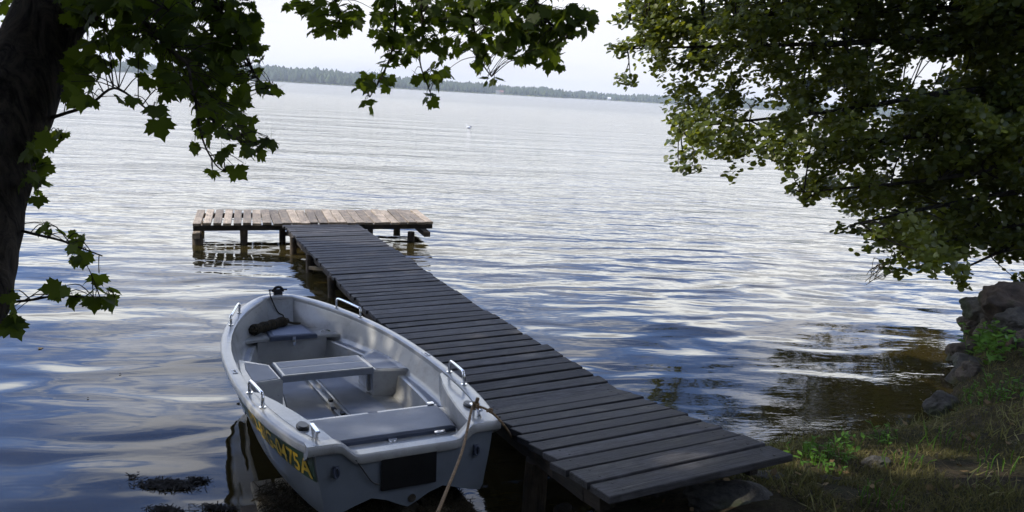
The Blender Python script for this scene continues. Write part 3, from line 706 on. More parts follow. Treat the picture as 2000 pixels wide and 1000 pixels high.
# bow fitting
g = gz(3.58); m = MB(); m.box((0, 3.585, g + .018), (.040, .022, .018)); m.box((0, 3.585, g + .042), (.055, .014, .008)); m.tube([(-.085, 3.585, g + .052), (.085, 3.585, g + .052)], .008, 8)
m.tube(spline([(-.04, 3.585, g + .05), (-.02, 3.58, g + .075), (.02, 3.585, g + .078), (.045, 3.585, g + .052)], 5), .014, 8); m.build('bow_cleat', M['black'], boat)
# registration band and letters on the port side
def side_patch(y0, y1, zt_, zb_, mat, name, n=30, off=.004):
    m = MB(); rows = []
    for y in np.linspace(y0, y1, n):
        k = (y - y0) / (y1 - y0); zb2 = zb_ + .03 * k
        rows.append([(-side_x(y, z) - off, y, z) for z in np.linspace(zt_ + gz(y), zb2, 6)])
    m.loft(rows); return m.build(name, mat, boat, smooth=True)
side_patch(.012, 1.62, -.050, -.205, M['green'], 'registration_band')
tcv = bpy.data.curves.new('txt', 'FONT'); tcv.body = "PD-BIG-0475A"; tcv.size = .165; tcv.space_character = 1.0; tcv.resolution_u = 4; tcv.offset = .0032
to = bpy.data.objects.new('txt', tcv); C.objects.link(to); bpy.context.view_layer.update()
me = bpy.data.meshes.new_from_object(to.evaluated_get(bpy.context.evaluated_depsgraph_get())); bpy.data.objects.remove(to)
import bmesh
bm = bmesh.new(); bm.from_mesh(me)
bmesh.ops.triangulate(bm, faces=bm.faces); bmesh.ops.subdivide_edges(bm, edges=[e for e in bm.edges if e.calc_length() > .03], cuts=2, use_grid_fill=True)
xs = [v.co.x for v in bm.verts]; x0, x1 = min(xs), max(xs)
TY0, TY1 = .98, .035
for v in bm.verts:
    u = (v.co.x - x0) / (x1 - x0); y = TY0 + (TY1 - TY0) * u; z = -.192 + v.co.y / .12 * .100 + .012 * (y)
    v.co = (-side_x(y, z) - .0075, y, z)
bm.normal_update(); me2 = bpy.data.meshes.new('registration_letters'); bm.to_mesh(me2); bm.free(); me2.materials.append(M['yellow'])
lo = bpy.data.objects.new('registration_letters', me2); C.objects.link(lo); lo.parent = boat
for o in list(boat.children_recursive):
    if o.name.split('.')[0] in ('stern_seat_lid', 'thwart', 'bow_hatch'): pass
del boat['_local']

# rope bundle lying on the bow seat, with its cord to the bow cleat
def world_tube(pts, r, n=8): m = MB(); m.tube(pts, r, n); return m
m = MB(); A_ = np.array([-.34, 3.02, -.055]); B_ = np.array([.03, 3.30, -.045])
ax_ = (B_ - A_) / np.linalg.norm(B_ - A_); up_ = np.array([0, 0, 1.]); sv_ = np.cross(ax_, up_); Lb = np.linalg.norm(B_ - A_)
for s0 in range(7):
    ph = s0 * .9; pts = []
    for t in np.linspace(0, 1, 14):
        rr = .022 * (1 - .5 * abs(2 * t - 1) ** 3); th = ph + t * 2.2
        pts.append(bw(A_ + ax_ * Lb * t + sv_ * rr * math.cos(th) + up_ * rr * math.sin(th)))
    m.tube(pts, .017, 7)
pts = []
for t in np.linspace(0, 1, 190):
    th = t * 2 * math.pi * 21; rr = .040 + .004 * math.sin(t * 23)
    pts.append(bw(A_ + ax_ * Lb * (.06 + .86 * t) + sv_ * rr * math.cos(th) + up_ * rr * math.sin(th)))
m.tube(pts, .0095, 6)
m.tube([bw(p) for p in spline([(.03, 3.30, -.05), (.10, 3.33, -.075), (.15, 3.30, -.075), (.11, 3.27, -.075), (.03, 3.28, -.06)], 6)], .006, 6)
e = m.build('rope_bundle', M['bundle'], origin=bw(A_), smooth=True); tag(e, 'thick brown wound rope bundle lying on the bow seat of the boat', 'rope')
m = MB(); m.tube([bw(p) for p in spline([(-.075, 3.585, gz(3.58) + .055), (-.08, 3.50, gz(3.5) + .01), (-.03, 3.44, .02), (.02, 3.42, -.02), (-.02, 3.38, -.06), (-.06, 3.34, -.085), (-.03, 3.31, -.06), (.0, 3.30, -.03)], 8)], .0055, 6)
e = m.build('bow_cord', M['cord'], origin=bw((-.07, 3.58, .2)), smooth=True); tag(e, 'thin black cord hanging from the bow cleat down to the rope bundle', 'cord')
# mooring ropes
K_ = bw((.47, .155, .045))
m = MB(); end = at(842, 1030, 2.85)
m.tube(spline([K_ + np.array([0, 0, .01]), K_ + np.array([-.02, -.05, .0]), K_ * .62 + end * .38 + np.array([0, 0, -.05]), K_ * .25 + end * .75 + np.array([0, 0, -.03]), end], 10), .0075, 8)
kn = at(873, 926, 3.32)
for j in range(3): m.tube([K_ + np.array([.016 * math.cos(t + j), .016 * math.sin(t + j), -.012 + .012 * j + .003 * math.sin(t)]) for t in np.linspace(0, 6.28, 12)], .0075, 6)
m.tube(spline([K_, K_ + np.array([.01, -.01, .05])], 3), .011, 8)
corner = bw((.535, .01, .014))
m.tube(spline([K_, (K_ + corner) / 2 + np.array([0, 0, .012]), corner, corner + np.array([.0, .0, .0]) + np.array([.06, -.02, -.06]), onz(1000, 856, .30)], 8), .007, 8)
for j in range(2): m.tube([(K_ + corner * 2) / 3 + np.array([.014 * math.cos(t + j), .014 * math.sin(t + j), .014 + .005 * math.sin(2 * t + j)]) for t in np.linspace(0, 6.28, 10)], .0075, 6)
e = m.build('mooring_rope', M['rope'], origin=K_, smooth=True); tag(e, 'tan mooring rope tied to the boat stern cleat and running down to the bank', 'rope')
# knot on the rope
m = MB(); m.tube(spline([corner + np.array([.02, 0, 0]), onz(970, 815, .36), onz(985, 824, .33), onz(1000, 829, .325), onz(1003, 826, .33), onz(992, 822, .33)], 6), .0045, 6)
e = m.build('dark_cord', M['cord'], origin=corner, smooth=True); tag(e, 'short black cord lying over the jetty edge at the boat stern corner', 'cord')

# ------------------------------------------------------------------ slipway boards under the stern
slip = empty('slipway', (-1.3, 3.8, 0), 'old wooden slipway boards with brown weed on them under the boat stern', 'slipway')
sdir = ax_b; sside = ax_l
c0 = onz(509, 934, .16); m = MB()
for k, (off, L0, ww) in enumerate(((0, 0, .115), (.135, -.01, .11), (.27, -.04, .12), (.42, .05, .12), (.57, .0, .12), (.72, .03, .12), (.87, .0, .12), (1.0, -.04, .12))):  # rightmost boards added to cover the bright sky reflection under the stern
    L = 1.5; c = c0 + sside * off + sdir * (L0 - L / 2); c[2] = .14
    m.box(c, (L / 2, ww / 2, .022), -sdir + np.array([0, 0, 0.02]), sside, (0, 0, 1), bev=.004)
m.build('slipway_boards', M['slip'], slip, gc=True)
for off in (-.25, -1.0):
    m = MB(); c = c0 + sside * .36 + sdir * off; c[2] = .07; m.box(c, (.5, .05, .045), sside, sdir, (0, 0, 1)); m.build('cross_beam', M['post'], slip, gc=True)
n_ = 13000; u = rng.uniform(-.05, 1.05, n_); v_ = rng.uniform(-1.3, -.11, n_); den = lump(u * 4, v_ * 4, 2.0) + .5 * lump(u * 9, v_ * 9, 2.0)
k_ = (den > -.25); u, v_ = u[k_], v_[k_]
pos = c0[None] + sside[None] * u[:, None] + sdir[None] * v_[:, None]; pos[:, 2] = .165 + rng.uniform(0, .02, len(u))
nr = rng.normal(0, .5, (len(u), 3)); nr[:, 2] = 1
V, Fc = scatter([(-1, -.06, 0), (1, -.05, .02), (1.1, .05, 0), (-1, .06, .03)], [(0, 1, 2, 3)], pos, nr, rng.normal(0, .6, len(u)), rng.uniform(.015, .045, len(u)))
o = link_mesh('dried_weed', V, Fc, leafmat('dried_weed', (.03, .024, .014), (.075, .06, .035), (.03, .03, .01), .9, .1), slip)

# ------------------------------------------------------------------ rocks
def rock(p, s3, mat, label, rot=0, seed=0, name='rock', flat=0.0):
    import bmesh
    bm = bmesh.new(); bmesh.ops.create_icosphere(bm, subdivisions=5, radius=1)
    rr = np.random.default_rng(seed + 100); fr = rr.normal(0, 1.5, (9, 3)); ph = rr.uniform(0, 6.28, 9); cuts = rr.normal(0, 1, (9, 3)); cuts /= np.linalg.norm(cuts, axis=1, keepdims=True)
    cd_ = rr.uniform(.62, .9, 9)
    for v in bm.verts:
        c = np.array(v.co)
        for q, d_ in zip(cuts, cd_):
            e_ = c @ q - d_
            if e_ > 0: c = c - q * e_ * .86
        q_ = Vector(c * 1.6) + Vector((seed * 3.1, 0, 0)); c = c * (1 + .04 * np.sum(np.sin(fr @ c * 1.4 + ph)) / 2 + .16 * (mnoise.noise(q_)) + .10 * mnoise.noise(q_ * 2.7) + .05 * mnoise.noise(q_ * 7))
        v.co = (c[0] * s3[0], c[1] * s3[1], c[2] * s3[2])
    me = bpy.data.meshes.new(name); bm.to_mesh(me); bm.free(); me.materials.append(mat)
    me.polygons.foreach_set("use_smooth", np.ones(len(me.polygons), bool))
    o = bpy.data.objects.new(name, me); C.objects.link(o); o.location = p; o.rotation_euler = (rr.uniform(-.2, .2), rr.uniform(-.2, .2), rot)
    tag(o, label, 'rock', 'stones along the bank'); return o
def rk(px, py, z, s3, mat, label, rot=0, seed=0): rock(onz(px, py, z), s3, M[mat], label, rot, seed)
rk(1948, 612, .42, (.42, .30, .22), 'rock_b', 'broad grey-brown stone on the bank, furthest out beside the open water', .3, 1)
rk(1990, 600, .62, (.52, .36, .28), 'rock_c', 'big reddish stone at the right picture edge, topmost of the pile', -.2, 2)
rk(1908, 632, .28, (.24, .19, .17), 'rock_a', 'rounded tan stone with shadowed top at the left end of the pile', .5, 3)
rk(1950, 652, .32, (.30, .22, .20), 'rock_a', 'dark brown angular stone in the middle of the pile, under the broad one', 1.1, 4)
rk(1995, 640, .50, (.30, .24, .2), 'rock_b', 'grey stone cut by the right picture edge, below the big reddish one', .2, 5)
rk(1922, 655, .22, (.10, .08, .05), 'rock_c', 'small pinkish stone wedged under the rounded tan one', .2, 6)
rk(1998, 672, .42, (.24, .2, .16), 'rock_c', 'lowest reddish stone at the right edge above the weeds', .2, 7)
rk(1884, 690, .14, (.20, .15, .13), 'rock_a', 'brown stone at the waterline left of the green weeds', .2, 8)
rk(1902, 712, .20, (.22, .16, .10), 'rock_b', 'flat grey stone lying on top of the round one', .2, 9)
rk(1904, 738, .14, (.20, .16, .15), 'rock_a', 'round brown stone at the water below the flat grey one', .7, 10)
rk(1936, 736, .22, (.085, .07, .06), 'rock_a', 'small round tan stone right of the round brown one', .7, 11)
rk(1875, 742, .05, (.13, .05, .11), 'rock_b', 'thin pale slab leaning in the water at the foot of the pile', -.9, 12)
rk(1918, 762, .18, (.15, .07, .04), 'rock_b', 'long narrow pale stone just below the round brown one', .4, 13)
rk(1838, 792, .10, (.11, .12, .14), 'rock_b', 'upright pale stone at the water edge with grass behind it', .5, 14)
rk(1432, 978, .42, (.27, .17, .09), 'rock_b', 'wide flat grey slab in front of the jetty end', -.15, 15)
rk(1508, 948, .38, (.16, .12, .08), 'rock_b', 'dark stone behind the wide flat slab by the jetty end', .4, 16)
rk(1600, 948, .38, (.18, .07, .05), 'rock_a', 'long low brown stone in front of the bright green weeds', -.1, 17)
rk(1450, 925, .22, (.12, .10, .10), 'rock_a', 'mossy stone in the dark under the jetty end', .4, 18)
rk(1710, 905, .42, (.10, .06, .05), 'rock_b', 'half-buried grey stone in the grass right of the bright weeds', .3, 19)
rk(1102, 1000, .12, (.06, .05, .05), 'rock_a', 'small tan stone in the shallows beneath the jetty corner', .3, 20)
rk(1200, 992, .10, (.17, .12, .12), 'rock_a', 'dark boulder under the near left corner of the jetty', .3, 21)
rk(1290, 975, .22, (.18, .13, .12), 'rock_a', 'dark stone under the middle of the jetty end', .9, 22)
rk(1378, 965, .22, (.11, .09, .09), 'rock_b', 'dark stone under the jetty end next to the mossy one', .1, 23)

# ------------------------------------------------------------------ grass and weeds
def grass():
    n_ = 420000
    x = rng.uniform(.55, 9, n_); y = rng.uniform(2.7, 12, n_); d = shore_d(x, y)
    dep = np.hypot(x, y); az = np.abs(x / np.maximum(y, .1))
    k = (d > .06) & (az < .95) & (rng.random(n_) < np.clip(6.5 / (dep ** 1.3), .15, 1)) & ((lump(x, y, 3.0) + .6 * lump(y, x, 8.0)) > -.75)
    # keep the deck clear
    q = np.stack([x - 1.03, y - 3.28], 1); al = q @ ax_l[:2]; bl = q @ ax_b[:2]
    k &= ~((np.abs(al + bl * .12) < .60) & (bl > -.10) & (bl < 2.2))
    x, y = x[k], y[k]; z = ground_z(x, y); nN = len(x)
    pos = np.stack([x, y, z - .004], 1); nr = rng.normal(0, .55, (nN, 3)); nr[:, 2] = 1
    blade = [(-.05, 0, 0), (.05, 0, 0), (.04, .10, .5), (-.035, .10, .5), (.0, .38, .95), (.01, .38, .97)]
    hgt = rng.uniform(.02, .060, nN) * (1 + .5 * lump(x, y, 2.2).clip(-.8, 1.2)); S3 = np.stack([hgt * 0 + .045, hgt, hgt], 1)
    V, Fc = scatter(blade, [(0, 1, 2, 3), (3, 2, 5, 4)], pos, nr, rng.uniform(0, 6.28, nN), S3)
    o = link_mesh('grass', V, Fc, M['grass']); tag(o, 'short trampled grass covering the bank beside the jetty', 'grass', kind='stuff')
    # dry straw tufts and thatch
    n2 = 26000; x = rng.uniform(.6, 8, n2); y = rng.uniform(2.7, 11, n2); d = shore_d(x, y)
    k = (d > .02) & (np.abs(x / y) < .95) & ((lump(x + 5, y, 2.4) > .1) | (rng.random(n2) < .18))
    q = np.stack([x - 1.03, y - 3.28], 1); al = q @ ax_l[:2]; bl = q @ ax_b[:2]; k &= ~((np.abs(al + bl * .12) < .60) & (bl > -.1) & (bl < 2.2))
    x, y = x[k], y[k]; pos = np.stack([x, y, ground_z(x, y) + .008], 1); nr = rng.normal(0, .25, (len(x), 3)); nr[:, 2] = 1
    V, Fc = scatter([(-1, -.03, 0), (1, -.03, .1), (1, .03, .1), (-1, .03, 0)], [(0, 1, 2, 3)], pos, nr, rng.uniform(0, 6.28, len(x)), rng.uniform(.015, .05, len(x)))
    o = link_mesh('dry_straw', V, Fc, M['straw']); tag(o, 'dry straw and cut stalks lying in the bank grass', 'straw', kind='stuff')
    # longer thin stems, and fallen leaves
    n3 = 26000; x = rng.uniform(.6, 8, n3); y = rng.uniform(2.7, 11, n3); d = shore_d(x, y)
    q = np.stack([x - 1.03, y - 3.28], 1); al = q @ ax_l[:2]; bl = q @ ax_b[:2]
    k = (d > .0) & (np.abs(x / y) < .95) & (lump(x, y, 5.5) > .25) & ~((np.abs(al + bl * .12) < .66) & (bl > -.1) & (bl < 2.2)); x, y = x[k], y[k]
    pos = np.stack([x, y, ground_z(x, y) - .004], 1); nr = rng.normal(0, .7, (len(x), 3)); nr[:, 2] = 1; hh = rng.uniform(.05, .14, len(x)); S3 = np.stack([hh * 0 + .075, hh, hh], 1)
    V, Fc = scatter(blade, [(0, 1, 2, 3), (3, 2, 5, 4)], pos, nr, rng.uniform(0, 6.28, len(x)), S3)
    o = link_mesh('long_grass', V, Fc, leafmat('long_grass', (.05, .08, .015), (.36, .33, .15), (.25, .26, .06), .6, .3)); tag(o, 'longer loose grass stems standing out of the trampled bank', 'grass', kind='stuff')
    n4 = 900; x = rng.uniform(.8, 7, n4); y = rng.uniform(2.9, 10, n4); d = shore_d(x, y); k = (d > .02) & (np.abs(x / y) < .95); x, y = x[k], y[k]
    pos = np.stack([x, y, ground_z(x, y) + .02], 1); nr = rng.normal(0, .45, (len(x), 3)); nr[:, 2] = 1
    V, Fc = scatter([(0, 0, 0), (.3, .3, .12), (.28, .7, .05), (0, 1, .15), (-.28, .7, .05), (-.3, .3, .12)], [(0, 1, 2, 3, 4, 5)], pos, nr, rng.uniform(0, 6.28, len(x)), rng.uniform(.02, .06, len(x)))
    o = link_mesh('fallen_leaves', V, Fc, leafmat('fallen_leaves', (.05, .03, .015), (.26, .18, .08), (.1, .07, .02), .7, .2)); tag(o, 'brown fallen leaves scattered over the bank', 'leaves', kind='stuff')
grass()
lance = [(0, 0, 0), (.16, .25, .03), (.20, .5, .03), (.10, .8, .0), (0, 1, -.06), (-.10, .8, .0), (-.20, .5, .03), (-.16, .25, .03)]
lance_f = [(0, 1, 2, 3, 4, 5, 6, 7)]
def plant(px, py, z, n_stem, h, leaf, spread, mat, label, seed=0, wide=1.0):
    p = onz(px, py, z); p[2] = float(ground_z(p[0], p[1])) if z > .05 else z
    r = np.random.default_rng(seed); e = empty('leafy_weed', p, label, 'plant', 'leafy weeds on the bank')
    stems = MB(); P_, Nn, S_, Sc = [], [], [], []
    for k in range(n_stem):
        a = r.uniform(0, 6.28); rr = spread * math.sqrt(r.random()); b0 = p + np.array([math.cos(a) * rr, math.sin(a) * rr, 0]); hh = h * r.uniform(.55, 1.1)
        tip = b0 + np.array([r.normal(0, .25) * hh, r.normal(0, .25) * hh, hh]); midp = (b0 + tip) / 2 + np.array([r.normal(0, .1) * hh, r.normal(0, .1) * hh, .05 * hh])
        sp = spline([b0 - np.array([0, 0, .03]), midp, tip], 4); st_ = MB(); st_.tube(sp, [.0028] * len(sp), 5); st_.build('stem', M['weed'], e)
        nl = max(5, int(hh / .022))
        for j in range(nl):
            t = (j + 1) / nl; q = sp[min(int(t * (len(sp) - 1)), len(sp) - 1)]; P_.append(q); th = j * 2.4 + a
            el = r.uniform(.1, .75); nv_ = np.array([-math.cos(th) * math.sin(el), -math.sin(th) * math.sin(el), math.cos(el)]); Nn.append(nv_)
            S_.append(th); Sc.append(leaf * r.uniform(.6, 1.15) * (1.1 - .45 * t))
    P_, Nn, Sc, S_ = map(np.array, (P_, Nn, Sc, S_))
    # spin so that the leaf points outward from its stem
    V, Fc = scatter([(x * wide, y, z) for x, y, z in lance], lance_f, P_, Nn, S_ * 1.0 + r.normal(0, .3, len(S_)), Sc)
    link_mesh('leaves', V, Fc, mat, e)
plant(1580, 905, .35, 12, .16, .075, .12, M['weed'], 'bright green leafy weed clump at the right corner of the jetty end', 1)
plant(1645, 915, .35, 9, .11, .06, .10, M['weed'], 'low bright weed directly right of the brightest clump', 2)
plant(1605, 925, .38, 8, .09, .055, .10, M['weed'], 'short weed tuft in front of the brightest clump above the long brown stone', 12)
plant(1720, 868, .30, 9, .13, .055, .14, M['weed'], 'dark green weed at the water edge right of the bright clump', 3)
plant(1655, 890, .3, 6, .12, .07, .06, M['weed'], 'single upright weed between the bright clump and the water', 4)
plant(1925, 672, .30, 16, .26, .10, .22, M['weed'], 'dark leafy weed growing between the stones of the pile', 5, 1.5)
plant(1960, 690, .40, 16, .24, .10, .26, M['weed'], 'broad weed behind the round brown stone near the right edge', 6, 1.5)
plant(1975, 640, .45, 10, .14, .06, .22, M['weed'], 'small weeds growing between the big reddish and grey stones at the right edge', 14, 1.3)
plant(1895, 705, .18, 7, .10, .05, .12, M['weed'], 'low weed at the waterline beside the flat grey stone', 15)
plant(1935, 785, .35, 16, .14, .06, .20, M['weed'], 'bushy green weed below the stone pile', 7)
plant(1985, 760, .45, 12, .16, .07, .22, M['weed'], 'weed patch at the right edge beside the bushy one', 8)
plant(1770, 905, .45, 14, .10, .05, .16, M['grass'], 'pale spiky grass tuft in the middle of the bank', 9, .35)
plant(1870, 870, .45, 14, .12, .05, .22, M['grass'], 'dark grass tuft near the water right of the pale one', 10, .35)
plant(1965, 925, .5, 12, .10, .05, .2, M['grass'], 'grass tuft at the lower right picture edge', 11, .35)
plant(1720, 985, .55, 16, .10, .05, .13, M['straw'], 'dry straw-coloured tuft at the bottom of the picture', 13, .25)
# fringe of roots and thatch where the bank meets the water, and scum on the shallows
n_ = 15000; x = rng.uniform(1.0, 5.2, n_); y = rng.uniform(4.2, 8.4, n_); d = shore_d(x, y)
dens = np.clip(1 + d / .75, 0, 1) ** 2 * (lump(x * 2, y * 3, 2.4) > -.15)
k = (d < 0.03) & (rng.random(n_) < dens * np.where(x < 3.4, 1, .35)); x, y = x[k], y[k]; pos = np.stack([x, y, np.full(len(x), .004)], 1); nr = rng.normal(0, .04, (len(x), 3)); nr[:, 2] = 1
fl = [(math.cos(t) * (1 + .3 * math.sin(3 * t)), math.sin(t) * .55, 0) for t in np.linspace(0, 6.28, 8)[:-1]]
V, Fc = scatter(fl, [tuple(range(7))], pos, nr, rng.uniform(0, 6.28, len(x)), rng.uniform(.003, .014, len(x)))
o = link_mesh('floating_scum', V, Fc, simple('scum', (.13, .125, .08), .6, noise=(9, .5))); tag(o, 'pale flecks of scum and plant litter floating in the shallows right of the jetty', 'litter', kind='stuff')
def weed_mat(px, py, rx, ry, n_, label, seed):
    c = onz(px, py, 0); r = np.random.default_rng(seed); u = r.normal(0, .45, (n_, 2)); pos = np.stack([c[0] + u[:, 0] * rx, c[1] + u[:, 1] * ry, .006 + r.uniform(0, .012, n_)], 1)
    nr = r.normal(0, .3, (n_, 3)); nr[:, 2] = 1
    V, Fc = scatter([(-1, -.12, 0), (1, -.1, .1), (1, .12, 0), (-1, .1, .1)], [(0, 1, 2, 3)], pos, nr, r.normal(0, .7, n_), r.uniform(.008, .03, n_))
    o = link_mesh('weed_mat', V, Fc, simple('dark_weed', (.02, .017, .012), .8), origin=c); tag(o, label, 'water weed', 'clumps of floating dark weed')
weed_mat(328, 948, .17, .055, 900, 'dark ragged weed mat floating left of the slipway, the biggest one', 1)
weed_mat(385, 941, .07, .03, 200, 'small dark weed scrap touching the right end of the biggest mat', 2)
weed_mat(325, 998, .10, .03, 220, 'dark weed scrap at the bottom picture edge below the biggest mat', 3)
weed_mat(425, 994, .12, .03, 240, 'dark weed streak at the bottom edge beside the slipway', 4)
weed_mat(258, 933, .025, .012, 30, 'speck of dark weed floating just left of the biggest mat', 5)

# ------------------------------------------------------------------ leaves
half = [(.0, 0), (.12, -.10), (.24, -.12), (.40, -.17), (.38, -.02), (.56, .03), (.50, .14), (.55, .24), (.70, .40), (.54, .44), (.55, .58), (.40, .54), (.28, .50), (.33, .66), (.22, .74), (.12, .80), (.0, 1.03)]
outl = half + [(-x, y) for x, y in half[::-1][1:-1]]
def cup(x, y): return -.28 * (x * x) - .22 * (y - .3) ** 2 * (1 if y > .3 else .4) + .10 * abs(x)
mleaf_v = [(0, .28, 0)] + [(x, y, cup(x, y)) for x, y in outl] + [(.012, -.0, 0), (-.012, 0, 0), (-.008, -.55, .16), (.008, -.55, .16)]
nO = len(outl); mleaf_f = [(0, 1 + i, 1 + (i + 1) % nO) for i in range(nO)] + [(nO + 1, nO + 2, nO + 3), (nO + 1, nO + 3, nO + 4)]
lo5 = [(0, 0), (.3, -.1), (.28, .05), (.6, .35), (.3, .42), (.0, 1.0), (-.3, .42), (-.6, .35), (-.28, .05), (-.3, -.1)]
mlow_v = [(x, y, -.2 * x * x - .1 * (y - .3) ** 2) for x, y in lo5]; mlow_f = [tuple(range(10))]

maple = empty('maple_tree', (-2.1, 2.45, .5), 'dark maple leaning in at the left edge with leafy branches hanging across the top', 'tree')
# trunk
m = MB(); tr = [(-2.75, 2.2, .2), (-2.55, 2.45, 1.0), at(-118, 640, 2.95), at(-66, 500, 3.05), at(-38, 380, 3.15), at(-5, 280, 3.25), at(35, 190, 3.35), at(62, 120, 3.45), at(92, 40, 3.5), at(122, -60, 3.6), (-2.3, 3.6, 3.8), (-2.6, 3.2, 5), (-3.1, 2.6, 7.5), (-3.6, 2.2, 10)]
sp = spline(tr, 6); ln = len(sp)
m.tube(sp, [float(np.interp(i / ln, [0, .08, .25, .45, .62, .8, 1], [.28, .20, .172, .163, .155, .14, .07])) for i in range(ln)], 22)
mv = np.array(m.v); ang = np.arctan2(mv[:, 1] - 3, mv[:, 0] + 2.2)
cen = np.repeat(np.array(sp), 22, axis=0); dirv = mv - cen; mv = cen + dirv * (1 + .025 * np.sin(mv[:, 2:3] * 7 + mv[:, 0:1] * 14) + .02 * np.sin(mv[:, 2:3] * 23 + ang[:, None] * 5))
m.v = [tuple(p) for p in mv]
m.build('trunk', M['bark'], maple, smooth=True)
random.seed(21)
limbs = []
def br(pts, r0, r1, n=5): limbs.append((spline(pts, n), r0, r1))
T0 = np.array([-2.28, 3.62, 3.0])
# limbs over the water (left group)
br([T0, at(190, -60, 3.5), at(270, 30, 3.4), at(330, 95, 3.35), at(366, 128, 3.3), at(380, 190, 3.2), at(425, 245, 3.1), at(470, 275, 3.05), at(520, 290, 3.0)], .016, .002)
br([at(190, -60, 3.5), at(330, -40, 3.8), at(430, 20, 3.9), at(470, 90, 3.9), at(500, 150, 3.85), at(540, 180, 3.8)], .018, .003)
br([at(85, 235, 3.4), at(125, 222, 3.3), at(175, 205, 3.2), at(222, 172, 3.1), at(270, 200, 3.0), at(300, 225, 2.9)], .010, .003)
br([at(40, 10, 3.5), at(150, 60, 3.4), at(240, -10, 3.2), at(330, 20, 3.1)], .012, .004)
br([at(20, 445, 3.2), at(70, 458, 3.1), at(120, 470, 3.05), at(160, 485, 3.0), at(200, 500, 3.0)], .008, .0025)
br([at(5, 592, 3.1), at(60, 586, 3.0), at(110, 578, 2.95), at(170, 580, 2.9), at(225, 580, 2.9)], .007, .0025)
br([at(60, 300, 3.3), at(90, 280, 3.2), at(120, 268, 3.1)], .006, .003)
br([at(20, 350, 3.3), at(60, 340, 3.2), at(80, 365, 3.1)], .006, .003)
br([at(380, 190, 3.2), at(395, 270, 3.1), at(420, 320, 3.05), at(440, 335, 3.0)], .006, .002)
# limb to the centre group, arching above the frame
br([T0 + np.array([0, 0, .4]), at(350, -330, 3.9), at(620, -300, 4.2), at(850, -200, 4.3), at(1000, -80, 4.3), at(1060, 30, 4.3), at(1110, 70, 4.3)], .05, .004)
br([at(620, -300, 4.2), at(640, -80, 4.2), at(655, 0, 4.2), at(668, 60, 4.2)], .012, .003)
br([at(700, -270, 4.2), at(760, -60, 4.2), at(772, 30, 4.2), at(765, 100, 4.2), at(745, 150, 4.1), at(722, 190, 4.1)], .013, .003)
br([at(780, -250, 4.2), at(815, -50, 4.2), at(825, 60, 4.2), at(820, 120, 4.2), at(840, 180, 4.2)], .012, .003)
br([at(850, -200, 4.3), at(910, -40, 4.3), at(925, 50, 4.3), at(935, 110, 4.3), at(960, 150, 4.3)], .012, .003)
m = MB()
for sp, r0, r1 in limbs:
    m.tube(sp, [r0 + (r1 - r0) * (i / (len(sp) - 1)) ** .7 for i in range(len(sp))], 7)
